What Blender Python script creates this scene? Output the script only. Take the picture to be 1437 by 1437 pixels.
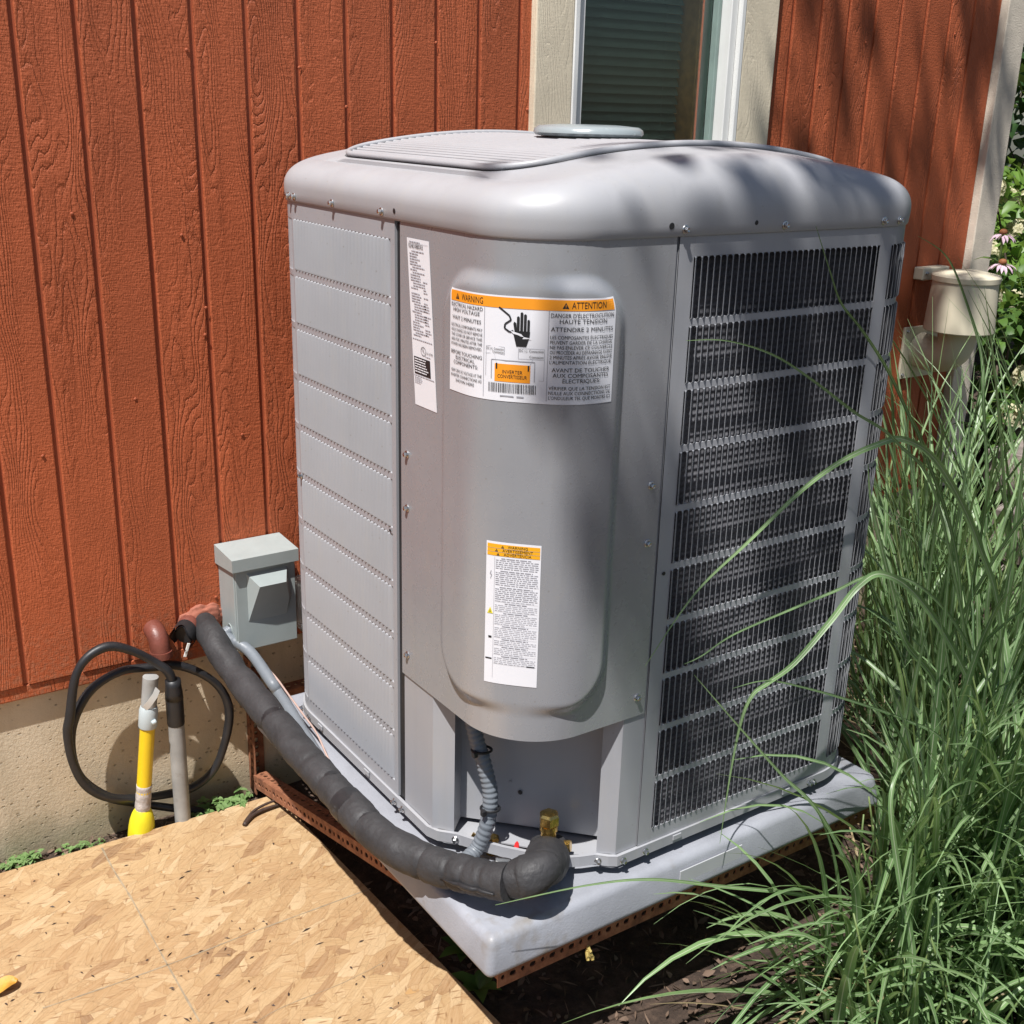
import bpy, bmesh, math, random
from mathutils import Vector, Matrix, noise
R = random.Random(11)
S = bpy.context.scene
for o in list(bpy.data.objects): bpy.data.objects.remove(o)
COL = S.collection
# ------------------------------------------------------------------ camera
# world: x along the house wall, y into the wall (siding face y=0), z up (z=0 siding bottom edge, soil at -0.40)
F_PX, CAM = 1639.2355, Vector((-0.39319, -2.18774, 1.07474))
YAW, PITCH, ROLL = 0.6056, -0.33069, 0.02706
fw = Vector((math.sin(YAW)*math.cos(PITCH), math.cos(YAW)*math.cos(PITCH), math.sin(PITCH)))
rt0 = Vector((math.cos(YAW), -math.sin(YAW), 0)); up0 = rt0.cross(fw)
RT = rt0*math.cos(ROLL) + up0*math.sin(ROLL); UP = up0*math.cos(ROLL) - rt0*math.sin(ROLL)
cd = bpy.data.cameras.new('camera'); cam = bpy.data.objects.new('camera', cd); COL.objects.link(cam)
cd.sensor_width = 36; cd.lens = F_PX/1437*36; cd.clip_start = 0.02; cd.clip_end = 500
cam.matrix_world = Matrix(((RT.x, UP.x, -fw.x, CAM.x), (RT.y, UP.y, -fw.y, CAM.y), (RT.z, UP.z, -fw.z, CAM.z), (0, 0, 0, 1)))
S.camera = cam
# ------------------------------------------------------------------ sky, sun, exposure
SUN = Vector((0.42, 0.25, -1.0)).normalized()
EL = math.asin(-SUN.z)
w = bpy.data.worlds.new('World'); S.world = w; w.use_nodes = True
nt = w.node_tree; bg = nt.nodes['Background']
sky = nt.nodes.new('ShaderNodeTexSky'); sky.sky_type = 'NISHITA'; sky.sun_disc = False
sky.sun_elevation = EL; sky.sun_rotation = math.atan2(-SUN.x, -SUN.y) % (2*math.pi)
nt.links.new(sky.outputs[0], bg.inputs[0]); bg.inputs[1].default_value = 0.055
sd = bpy.data.lights.new('sun', 'SUN'); sd.energy = 5.0; sd.angle = math.radians(0.55); sd.color = (1, .975, .94)
so = bpy.data.objects.new('sun', sd); COL.objects.link(so); so.rotation_euler = SUN.to_track_quat('-Z', 'Y').to_euler(); so.location = (-3, -3, 7)
S.view_settings.view_transform = 'Standard'; S.view_settings.look = 'None'; S.view_settings.gamma = 1
S.view_settings.exposure = 0.42; S.view_settings.use_curve_mapping = False
S.render.resolution_x = S.render.resolution_y = 1024

# ------------------------------------------------------------------ pixel -> point
def ray(px):
    d = RT*((px[0]-718.5)/F_PX) - UP*((px[1]-718.5)/F_PX) + fw
    return d
def hit(px, ax, v):
    d = ray(px); return CAM + d*((v-CAM[ax])/d[ax])
def hitp(px, p0, n):
    d = ray(px); return CAM + d*((Vector(p0)-CAM).dot(n)/d.dot(n))

# ------------------------------------------------------------------ mesh helpers
class MB:
    def __init__(s): s.v = []; s.f = []; s.uv = {}
    def add(s, vs, fs):
        b = len(s.v); s.v += [tuple(v) for v in vs]; s.f += [tuple(i+b for i in f) for f in fs]; return b
    def box(s, x0, x1, y0, y1, z0, z1, bev=0.0, seg=1, M=None):
        bm = bmesh.new(); bmesh.ops.create_cube(bm, size=1)
        for v in bm.verts: v.co = Vector(((x0+x1)/2+v.co.x*(x1-x0), (y0+y1)/2+v.co.y*(y1-y0), (z0+z1)/2+v.co.z*(z1-z0)))
        if bev: bmesh.ops.bevel(bm, geom=list(bm.edges), offset=bev, segments=seg, profile=.5, affect='EDGES')
        bm.verts.index_update()
        s.add([(M @ v.co) if M else v.co for v in bm.verts], [[v.index for v in f.verts] for f in bm.faces]); bm.free(); return s
    def tube(s, pts, r, n=12, caps=True):
        pts = [Vector(p) for p in pts]; m = len(pts)
        rr = r if callable(r) else (lambda t: r)
        T = [(pts[min(i+1, m-1)]-pts[max(i-1, 0)]).normalized() for i in range(m)]
        a = Vector((0, 0, 1)) if abs(T[0].z) < .9 else Vector((1, 0, 0))
        N = (a - T[0]*a.dot(T[0])).normalized(); vs = []
        for i in range(m):
            N = (N - T[i]*N.dot(T[i])).normalized(); B = T[i].cross(N); q = rr(i/(m-1))
            for k in range(n):
                c = 2*math.pi*k/n; vs.append(pts[i]+N*(q*math.cos(c))+B*(q*math.sin(c)))
        fs = [(i*n+k, i*n+(k+1) % n, (i+1)*n+(k+1) % n, (i+1)*n+k) for i in range(m-1) for k in range(n)]
        if caps: fs += [tuple(range(n))[::-1], tuple((m-1)*n+k for k in range(n))]
        s.add(vs, fs); return s
    def lathe(s, prof, n=24, M=None, caps=True):
        vs = [Vector((r*math.cos(2*math.pi*k/n), r*math.sin(2*math.pi*k/n), z)) for r, z in prof for k in range(n)]
        m = len(prof)
        fs = [(i*n+k, i*n+(k+1) % n, (i+1)*n+(k+1) % n, (i+1)*n+k) for i in range(m-1) for k in range(n)]
        if caps: fs += [tuple(range(n))[::-1], tuple((m-1)*n+k for k in range(n))]
        s.add([M @ v for v in vs] if M else vs, fs); return s
    def grid(s, fn, us, vs_):
        nu, nv = len(us), len(vs_)
        s.add([fn(u, v) for v in vs_ for u in us], [(j*nu+i, j*nu+i+1, (j+1)*nu+i+1, (j+1)*nu+i) for j in range(nv-1) for i in range(nu-1)]); return s
    def wallstrip(s, pts, z0, z1, th, out=1):
        # extruded polyline sheet with real thickness (th goes inward)
        P = [Vector((p[0], p[1])) for p in pts]; m = len(P); Q = []
        for i in range(m):
            t = (P[min(i+1, m-1)]-P[max(i-1, 0)]).normalized(); nn = Vector((-t.y, t.x))*out
            Q.append(P[i]+nn*th)
        vs = [(p.x, p.y, z) for z in (z0, z1) for p in P]+[(p.x, p.y, z) for z in (z0, z1) for p in Q]
        fs = []
        for i in range(m-1):
            a, b, c, d = i, i+1, m+i+1, m+i
            fs += [(a, b, c, d), (2*m+d, 2*m+c, 2*m+b, 2*m+a), (d, c, 2*m+c, 2*m+d), (b, a, 2*m+a, 2*m+b)]
        fs += [(0, m, 3*m, 2*m), (m-1, 3*m-1, 4*m-1, 2*m-1)]
        s.add(vs, fs); return s
    def wobble(s, a, f, a2=0, f2=1):
        s.v = [tuple(Vector(v)+noise.noise_vector(Vector(v)*f)*a+noise.noise_vector(Vector(v)*f2)*a2) for v in s.v]; return s
    def mesh(s, name, mat, smooth=False, angle=None):
        me = bpy.data.meshes.new(name); me.from_pydata(s.v, [], s.f); me.validate()
        bm = bmesh.new(); bm.from_mesh(me); bmesh.ops.recalc_face_normals(bm, faces=bm.faces) if len(s.f) < 60000 and not s.uv else None
        bm.to_mesh(me); bm.free()
        if s.uv:
            ul = me.uv_layers.new(name='uv')
            for l in me.loops: ul.data[l.index].uv = s.uv.get(l.vertex_index, (0, 0))
        if mat: me.materials.append(mat)
        if smooth: me.polygons.foreach_set('use_smooth', [True]*len(me.polygons))
        if angle: me.set_sharp_from_angle(angle=math.radians(angle))
        me.update(); return me
    def build(s, name, mat, parent=None, smooth=False, angle=None):
        return link(name, s.mesh(name, mat, smooth, angle), parent)
def link(name, data, parent=None, loc=None, rot=None):
    o = bpy.data.objects.new(name, data); COL.objects.link(o)
    if parent:
        o.parent = parent; o.matrix_parent_inverse = PINV.get(parent.name, Matrix())
    if loc is not None: o.location = loc
    if rot is not None: o.rotation_euler = rot
    return o
PINV = {}
def thing(name, label, cat, loc=(0, 0, 0), group=None):
    o = link(name, None, None, loc); o.empty_display_size = .05
    PINV[o.name] = Matrix.Translation(-Vector(loc))
    o['label'] = label; o['category'] = cat
    if group: o['group'] = group
    return o
def tag(o, label, cat, group=None):
    o['label'] = label; o['category'] = cat
    if group: o['group'] = group
    return o
def spline(pts, n=8):
    P = [Vector(p) for p in pts]; out = []
    for i in range(len(P)-1):
        a = P[max(i-1, 0)]; b = P[i]; c = P[i+1]; d = P[min(i+2, len(P)-1)]
        for k in range(n):
            t = k/n; out.append(.5*((2*b)+(c-a)*t+(2*a-5*b+4*c-d)*t*t+(3*b-a-3*c+d)*t**3))
    return out+[P[-1]]

# ------------------------------------------------------------------ materials
def nodes(name):
    m = bpy.data.materials.new(name); m.use_nodes = True; n = m.node_tree
    return m, n, n.nodes['Principled BSDF']
def N(n, t, **k):
    x = n.nodes.new('ShaderNode'+t)
    for a, b in k.items(): setattr(x, a, b)
    return x
def setc(sock, c): sock.default_value = (*c, 1) if len(c) == 3 else c
def math_(n, op, a, b=None, c=None, clamp=False):
    x = N(n, 'Math', operation=op); x.use_clamp = clamp
    for i, v in enumerate((a, b, c)):
        if v is None: continue
        if isinstance(v, (int, float)): x.inputs[i].default_value = v
        else: n.links.new(v, x.inputs[i])
    return x.outputs[0]
def mix(n, f, a, b, bt='MIX'):
    x = N(n, 'Mix', data_type='RGBA', blend_type=bt)
    for s_, v in ((0, f), (6, a), (7, b)):
        if isinstance(v, (int, float)): x.inputs[s_].default_value = v
        elif isinstance(v, tuple): setc(x.inputs[s_], v)
        else: n.links.new(v, x.inputs[s_])
    return x.outputs[2]
def coords(n, scale=(1, 1, 1), rot=(0, 0, 0), src='Object', rnd=False):
    t = N(n, 'TexCoord'); mp = N(n, 'Mapping'); mp.inputs['Scale'].default_value = scale; mp.inputs['Rotation'].default_value = rot
    v = t.outputs[src]
    if rnd:
        oi = N(n, 'ObjectInfo'); ad = N(n, 'VectorMath', operation='ADD'); sc = N(n, 'VectorMath', operation='SCALE')
        cb = N(n, 'CombineXYZ'); 
        for i in range(3): n.links.new(math_(n, 'MULTIPLY', oi.outputs['Random'], (37.1, 71.3, 19.7)[i]), cb.inputs[i])
        n.links.new(v, ad.inputs[0]); n.links.new(cb.outputs[0], ad.inputs[1]); v = ad.outputs[0]
    if rot != (0, 0, 0):
        vr = N(n, 'VectorRotate', rotation_type='Z_AXIS'); vr.inputs['Angle'].default_value = rot[2]; n.links.new(v, vr.inputs['Vector']); v = vr.outputs[0]; mp.inputs['Rotation'].default_value = (0, 0, 0)
    n.links.new(v, mp.inputs['Vector']); return mp.outputs[0]
def noise_(n, vec, scale, detail=3, rough=.5, dist=0):
    x = N(n, 'TexNoise'); x.inputs['Scale'].default_value = scale; x.inputs['Detail'].default_value = detail
    x.inputs['Roughness'].default_value = rough; x.inputs['Distortion'].default_value = dist; n.links.new(vec, x.inputs['Vector'])
    return x.outputs[0]
def ramp(n, f, stops):
    x = N(n, 'ValToRGB'); e = x.color_ramp.elements
    while len(e) < len(stops): e.new(.5)
    for i, (p, c) in enumerate(stops): e[i].position = p; e[i].color = (*c, 1) if isinstance(c, tuple) else (c, c, c, 1)
    n.links.new(f, x.inputs[0]); return x.outputs[0]
def bump(n, b, h, dist=.002, strength=1.0):
    x = N(n, 'Bump'); x.inputs['Distance'].default_value = dist; x.inputs['Strength'].default_value = strength
    n.links.new(h, x.inputs['Height']); n.links.new(x.outputs[0], b.inputs['Normal'])
def pmat(name, col, rough=.5, var=.12, vs=12, bmp=0, bs=300, metal=0, spec=.5, rnd=False, spots=None, src='Object'):
    m, n, b = nodes(name); c = coords(n, src=src, rnd=rnd)
    f = noise_(n, c, vs, 5, .6)
    lo = tuple(x*(1-var) for x in col); hi = tuple(min(1, x*(1+var)) for x in col)
    cc = ramp(n, f, [(.3, lo), (.7, hi)])
    if spots:
        g = noise_(n, c, spots[1], 4, .65); cc = mix(n, ramp(n, g, [(spots[2], 0.0), (spots[2]+.12, 1.0)]), cc, spots[0])
    n.links.new(cc, b.inputs['Base Color']); b.inputs['Metallic'].default_value = metal; b.inputs['Specular IOR Level'].default_value = spec
    g = noise_(n, c, vs*3, 3); r = ramp(n, g, [(.3, max(0, rough-.07)), (.7, min(1, rough+.07))]); n.links.new(r, b.inputs['Roughness'])
    if bmp: bump(n, b, noise_(n, c, bs, 3), bmp)
    return m

def N_z(n):
    t = N(n, 'TexCoord'); x = N(n, 'SeparateXYZ'); n.links.new(t.outputs['Object'], x.inputs[0]); return x.outputs[2]
def siding_mat(name, col, grain=1.0, bd=.0030):
    m, n, b = nodes(name)
    c = coords(n, (1, 1, 1), rnd=True)
    warp = noise_(n, coords(n, (7, 7, 1.3), rnd=True), 1.6, 2, .5)
    sx = N(n, 'SeparateXYZ'); n.links.new(c, sx.inputs[0])
    f = math_(n, 'MULTIPLY_ADD', warp, 26.0, math_(n, 'MULTIPLY', sx.outputs[0], 60.0))
    jag = noise_(n, coords(n, (220, 220, 60), rnd=True), 1, 3, .6)
    f = math_(n, 'MULTIPLY_ADD', jag, .7, f)
    saw = math_(n, 'FRACT', f)
    ridge = ramp(n, saw, [(0, 0.0), (.12, .55), (.55, 1.0), (.86, .9), (1, 0.0)])
    zone = ramp(n, noise_(n, coords(n, (14, 14, 1.7), rnd=True), 1, 2), [(.40, 0.05), (.58, 1.0)])
    rough = noise_(n, coords(n, (420, 420, 130), rnd=True), 1, 4, .65)
    cross = noise_(n, coords(n, (60, 60, 330), rnd=True), 1, 2, .5)
    h = math_(n, 'ADD', math_(n, 'MULTIPLY', ridge, math_(n, 'MULTIPLY', zone, .75*grain)), math_(n, 'MULTIPLY', rough, .75))
    h = math_(n, 'ADD', h, math_(n, 'MULTIPLY', cross, .30))
    bump(n, b, h, bd, 1.0)
    v = noise_(n, c, 5, 6, .65); oi = N(n, 'ObjectInfo')
    cc = ramp(n, v, [(.3, tuple(x*.86 for x in col)), (.72, tuple(x*1.1 for x in col))])
    cc = mix(n, math_(n, 'MULTIPLY', ramp(n, noise_(n, coords(n, (30, 30, 9), rnd=True), 1, 5, .7), [(.56, 0.0), (.78, 1.0)]), .3), cc, tuple(min(1, x*1.35+.02) for x in col))
    tone = ramp(n, oi.outputs['Random'], [(0, .90), (1, 1.08)]); cc = mix(n, 1.0, cc, tone, 'MULTIPLY')
    sp0 = N(n, 'MapRange'); sp0.inputs[1].default_value = .0; sp0.inputs[2].default_value = .22; sp0.inputs[3].default_value = .42; sp0.inputs[4].default_value = 0.0
    n.links.new(math_(n, 'ADD', N_z(n), math_(n, 'MULTIPLY', noise_(n, c, 40, 5, .7), .10)), sp0.inputs[0])
    cc = mix(n, math_(n, 'MULTIPLY', sp0.outputs[0], ramp(n, noise_(n, c, 90, 4, .7), [(.45, 0.0), (.62, 1.0)])), cc, (.34, .22, .14))
    n.links.new(cc, b.inputs['Base Color']); b.inputs['Roughness'].default_value = .62; b.inputs['Specular IOR Level'].default_value = .35
    return m
M_SIDE = siding_mat('rust_red_painted_siding', (.455, .110, .041))
M_TRIM = siding_mat('cream_painted_trim', (.80, .70, .53), .8, .0007)
M_CORN = pmat('beige_corner_board_paint', (.64, .57, .47), .7, .12, 20, .0012, 260)
M_BACK = pmat('groove_backing', (.38, .092, .036), .7)
M_WHITE = pmat('white_vinyl', (.78, .78, .76), .4, .05, 6)
M_BROWN = pmat('varnished_wood', (.34, .16, .05), .4, .25, 40)
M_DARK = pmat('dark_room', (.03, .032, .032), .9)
M_BLIND = pmat('green_grey_blind', (.055, .08, .07), .5, .1)
def concrete():
    m, n, b = nodes('weathered_concrete'); c = coords(n)
    f = noise_(n, c, 3.2, 7, .62); cc = ramp(n, f, [(.28, (.50, .385, .255)), (.5, (.62, .505, .355)), (.75, (.70, .60, .45))])
    st = noise_(n, coords(n, (9, 9, 1.2)), 1, 5, .6); cc = mix(n, math_(n, 'MULTIPLY', ramp(n, st, [(.5, 0.0), (.7, 1.0)]), .45), cc, (.36, .30, .20))
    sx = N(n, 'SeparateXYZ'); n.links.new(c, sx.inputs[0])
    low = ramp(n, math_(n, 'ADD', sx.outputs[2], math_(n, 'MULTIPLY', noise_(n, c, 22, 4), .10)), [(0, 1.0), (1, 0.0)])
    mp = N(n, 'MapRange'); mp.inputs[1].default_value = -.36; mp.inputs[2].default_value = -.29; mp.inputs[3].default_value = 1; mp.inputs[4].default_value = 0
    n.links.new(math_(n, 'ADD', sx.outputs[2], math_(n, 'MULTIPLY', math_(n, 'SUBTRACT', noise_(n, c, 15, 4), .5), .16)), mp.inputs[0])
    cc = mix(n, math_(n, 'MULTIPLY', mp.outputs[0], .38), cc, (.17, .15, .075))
    vo = N(n, 'TexVoronoi'); vo.inputs['Scale'].default_value = 55; n.links.new(coords(n, (1, 1, 1.4)), vo.inputs['Vector'])
    pit = ramp(n, math_(n, 'ADD', vo.outputs['Distance'], math_(n, 'MULTIPLY', noise_(n, c, 25, 3), .35)), [(.27, 0.0), (.36, 1.0)])
    cc = mix(n, pit, mix(n, .45, cc, (.16, .125, .08)), cc)
    n.links.new(cc, b.inputs['Base Color']); b.inputs['Roughness'].default_value = .9
    h = math_(n, 'ADD', math_(n, 'MULTIPLY', pit, .8), math_(n, 'MULTIPLY', noise_(n, c, 130, 6, .7), .7)); bump(n, b, h, .0025)
    return m
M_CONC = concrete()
def paint_metal(name, col, rough=.38, metal=0.0):
    m, n, b = nodes(name); c = coords(n, src='Object')
    f = noise_(n, c, 4, 5, .6); cc = ramp(n, f, [(.3, tuple(x*.95 for x in col)), (.7, tuple(x*1.04 for x in col))])
    dust = ramp(n, noise_(n, coords(n, (5, 5, 1.5)), 6, 6, .7), [(.50, 0.0), (.75, 1.0)])
    cc = mix(n, math_(n, 'MULTIPLY', dust, .20), cc, (.44, .41, .36))
    streak = ramp(n, noise_(n, coords(n, (60, 60, 1.6)), 1, 4, .6), [(.56, 0.0), (.74, 1.0)])
    cc = mix(n, math_(n, 'MULTIPLY', streak, .16), cc, tuple(x*.72 for x in col))
    spk = N(n, 'TexVoronoi'); spk.inputs['Scale'].default_value = 95; n.links.new(c, spk.inputs['Vector'])
    sc_ = N(n, 'SeparateColor'); n.links.new(spk.outputs['Color'], sc_.inputs[0])
    dot = math_(n, 'MULTIPLY', ramp(n, spk.outputs['Distance'], [(.10, 1.0), (.16, 0.0)]), ramp(n, sc_.outputs[0], [(.90, 0.0), (.92, 1.0)]))
    cc = mix(n, math_(n, 'MULTIPLY', dot, .35), cc, (.20, .17, .13))
    n.links.new(cc, b.inputs['Base Color']); b.inputs['Metallic'].default_value = metal
    n.links.new(ramp(n, noise_(n, c, 30, 4), [(.3, rough-.05), (.7, rough+.06)]), b.inputs['Roughness'])
    b.inputs['Specular IOR Level'].default_value = .6
    b.inputs['Coat Weight'].default_value = .12; b.inputs['Coat Roughness'].default_value = .22
    bump(n, b, math_(n, 'ADD', noise_(n, c, 900, 2), math_(n, 'MULTIPLY', noise_(n, c, 7, 2), 9.0)), .00022, .6)
    return m
M_GREY = paint_metal('grey_powder_coat', (.35, .356, .38))
M_GREYD = paint_metal('grey_cover_coat', (.355, .363, .385), .27, .25)
M_CAP = paint_metal('grey_cap_coat', (.385, .386, .405), .47)
M_DISC = paint_metal('blue_grey_fan_cap', (.30, .34, .355), .25)
M_COIL = None
def coil():
    m, n, b = nodes('dark_coil_fins'); c = coords(n)
    wv = N(n, 'TexWave', wave_type='BANDS', bands_direction='Z'); wv.inputs['Scale'].default_value = 30; n.links.new(c, wv.inputs['Vector'])
    nz = noise_(n, coords(n, (240, 240, 240)), 1, 2)
    cc = mix(n, wv.outputs[1], (.15, .15, .18), (.22, .22, .265)); cc = mix(n, .5, cc, ramp(n, nz, [(.35, .10), (.7, .26)]))
    n.links.new(cc, b.inputs['Base Color']); b.inputs['Roughness'].default_value = .4; b.inputs['Metallic'].default_value = .15
    bump(n, b, wv.outputs[1], .0012); return m
M_COIL = coil()
M_PAD = pmat('grey_plastic_pad', (.29, .30, .335), .5, .14, 9, .0005, 300, spots=((.22, .20, .18), 7, .60))
def rust():
    m, n, b = nodes('rusty_slotted_steel'); c = coords(n, src='Object')
    cc = ramp(n, noise_(n, c, 45, 6, .7), [(.3, (.12, .045, .025)), (.5, (.27, .105, .052)), (.7, (.38, .17, .09))])
    n.links.new(cc, b.inputs['Base Color']); b.inputs['Roughness'].default_value = .8; bump(n, b, noise_(n, c, 500, 4), .0006); return m
M_RUST = rust()
M_STEEL = pmat('zinc_screw', (.62, .62, .62), .28, .1, 60, metal=1)
M_BLACK = pmat('black_plastic', (.018, .018, .02), .45, .2, 40)
M_FOAM = pmat('black_foam_insulation', (.036, .035, .037), .60, .35, 16, .0014, 120, spec=.4)
M_COND = pmat('grey_flexible_conduit', (.17, .19, .215), .45, .08, 20)
M_PVC = pmat('grey_pvc_pipe', (.33, .33, .32), .5, .22, 14, spots=((.22, .20, .18), 18, .6))
M_YEL = pmat('yellow_pipe_coating', (.80, .55, .015), .35, .06, 20)
M_YELC = pmat('bright_yellow_cap', (.78, .66, .02), .4, .06, 20)
M_PUTTY = pmat('whitish_primer', (.45, .40, .37), .9, .25, 60, .002, 120)
M_TAPEW = pmat('white_tape', (.75, .75, .72), .5, .06)
M_LGREY = pmat('light_grey_coupling', (.47, .53, .55), .45, .06)
M_BRPIPE = pmat('rust_painted_pipe', (.17, .052, .036), .45, .2, 25, .0006, 180)
M_CAULK = pmat('rust_painted_foam_patch', (.31, .105, .065), .8, .2, 40, .003, 60)
M_BOX = pmat('disconnect_grey_paint', (.33, .37, .365), .45, .06, 15)
M_BRASS = pmat('brass', (.72, .48, .15), .25, .1, 60, metal=1)
M_COPPER = pmat('copper', (.60, .30, .19), .35, .2, 40, metal=1)
M_RED = pmat('red_wire', (.65, .03, .03), .4)
M_WIRE = pmat('pinkish_thermostat_wire', (.42, .30, .26), .5)
M_LABEL = pmat('white_label_vinyl', (.80, .80, .84), .35, .02)
M_ORANGE = pmat('orange_label_print', (.90, .33, .02), .4, .03)
M_AMBER = pmat('amber_label_print', (.88, .42, .015), .4, .03)
M_INK = pmat('black_ink', (.02, .02, .022), .45)
M_GINK = pmat('grey_ink', (.34, .34, .37), .5)
M_YINK = pmat('yellow_ink', (.75, .65, .05), .5)
M_CREAM = pmat('cream_plastic', (.64, .58, .44), .5, .06, 6)
M_CLEAR, _n, _b = nodes('clear_plastic'); _b.inputs['Transmission Weight'].default_value = .8; _b.inputs['Roughness'].default_value = .15; setc(_b.inputs['Base Color'], (.85, .87, .86))
M_GLASS, _n, _b = nodes('window_glass')
_g = N(_n, 'BsdfGlass'); 
_n.nodes.remove(_g); _b.inputs['Transmission Weight'].default_value = 1; _b.inputs['Roughness'].default_value = 0; _b.inputs['IOR'].default_value = 1.5; setc(_b.inputs['Base Color'], (.75, .85, .80))
def osb():
    m, n, b = nodes('oriented_strand_board')
    cc = None; hs = None
    base = noise_(n, coords(n, (9, 20, 20)), 1, 5, .6)
    cc = ramp(n, base, [(.3, (.36, .20, .078)), (.7, (.45, .27, .115))])
    # layered flakes, each layer a rotated stretched cell pattern
    for i, (a, sx, sy) in enumerate(((.2, 11, 36), (1.25, 13, 42), (-.6, 12, 40), (1.9, 12, 36), (-1.2, 14, 44), (.85, 11, 38), (1.5, 15, 48), (.1, 12, 50), (-.9, 13, 46), (.5, 13, 44), (-.35, 14, 52), (2.5, 16, 50))):
        v = coords(n, (sx, sy, 1), (0, 0, a))
        wz = N(n, 'TexNoise'); wz.inputs['Scale'].default_value = 1.4; wz.inputs['Detail'].default_value = 4; n.links.new(v, wz.inputs['Vector'])
        ad = N(n, 'VectorMath', operation='MULTIPLY_ADD'); n.links.new(wz.outputs[1], ad.inputs[0]); ad.inputs[1].default_value = (.35, .35, 0); n.links.new(v, ad.inputs[2])
        vo = N(n, 'TexVoronoi'); vo.voronoi_dimensions = '2D'; vo.inputs['Scale'].default_value = 1; n.links.new(ad.outputs[0], vo.inputs['Vector'])
        sp = N(n, 'SeparateColor'); n.links.new(vo.outputs['Color'], sp.inputs[0])
        fl = ramp(n, sp.outputs[0], [(0, (.17, .085, .038)), (.05, (.27, .15, .068)), (.15, (.36, .22, .102)), (.5, (.425, .28, .137)), (.85, (.475, .33, .175)), (1, (.565, .425, .255))])
        grain = noise_(n, coords(n, (24, 300, 1), (0, 0, a)), 1, 4, .65)
        fl = mix(n, .36, fl, ramp(n, grain, [(.3, (.28, .16, .075)), (.7, (.58, .42, .26))]))
        ve = N(n, 'TexVoronoi'); ve.voronoi_dimensions = '2D'; ve.feature = 'DISTANCE_TO_EDGE'; ve.inputs['Scale'].default_value = 1; n.links.new(ad.outputs[0], ve.inputs['Vector'])
        fl = mix(n, ramp(n, ve.outputs['Distance'], [(.0, .32), (.05, 0.0)]), fl, (.24, .12, .045))
        on = ramp(n, sp.outputs[1], [(.62, 0.0), (.63, 1.0)])
        k = on
        cc = mix(n, k, cc, fl)
        h_ = math_(n, 'MULTIPLY', k, sp.outputs[2]); hs = h_ if hs is None else math_(n, 'ADD', hs, h_)
    # thin dark strand edges and splinters
    vd = coords(n, (26, 150, 1), (0, 0, .3)); sp_ = N(n, 'TexVoronoi'); sp_.voronoi_dimensions = '2D'; sp_.inputs['Scale'].default_value = 1; n.links.new(vd, sp_.inputs['Vector'])
    s2 = N(n, 'SeparateColor'); n.links.new(sp_.outputs['Color'], s2.inputs[0])
    k = math_(n, 'MULTIPLY', ramp(n, s2.outputs[0], [(.90, 0.0), (.92, 1.0)]), ramp(n, sp_.outputs['Distance'], [(.12, 1.0), (.32, 0.0)]))
    cc = mix(n, math_(n, 'MULTIPLY', k, .75), cc, (.20, .10, .04))
    vd = coords(n, (120, 34, 1), (0, 0, .5)); sp_ = N(n, 'TexVoronoi'); sp_.voronoi_dimensions = '2D'; sp_.inputs['Scale'].default_value = 1; n.links.new(vd, sp_.inputs['Vector'])
    s2 = N(n, 'SeparateColor'); n.links.new(sp_.outputs['Color'], s2.inputs[0])
    k = math_(n, 'MULTIPLY', ramp(n, s2.outputs[0], [(.95, 0.0), (.96, 1.0)]), ramp(n, sp_.outputs['Distance'], [(.10, 1.0), (.3, 0.0)]))
    cc = mix(n, math_(n, 'MULTIPLY', k, .7), cc, (.17, .085, .035))
    lg = noise_(n, coords(n, (1, 1, 1)), 3.5, 3); cc = mix(n, math_(n, 'MULTIPLY', ramp(n, lg, [(.42, 0.0), (.7, 1.0)]), .42), cc, (.36, .215, .105))
    n.links.new(cc, b.inputs['Base Color']); b.inputs['Roughness'].default_value = .75; b.inputs['Specular IOR Level'].default_value = .3
    bump(n, b, math_(n, 'ADD', hs, math_(n, 'MULTIPLY', noise_(n, coords(n, (40, 300, 1)), 1, 3), .6)), .0009); return m
M_OSB = osb()
def soil():
    m, n, b = nodes('dark_soil_and_mulch'); c = coords(n)
    cc = ramp(n, noise_(n, c, 26, 8, .72), [(.3, (.022, .014, .010)), (.5, (.065, .042, .030)), (.68, (.13, .085, .06)), (.8, (.19, .13, .09))])
    n.links.new(cc, b.inputs['Base Color']); b.inputs['Roughness'].default_value = .95
    bump(n, b, noise_(n, c, 60, 8, .7), .012); return m
M_SOIL = soil()
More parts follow.
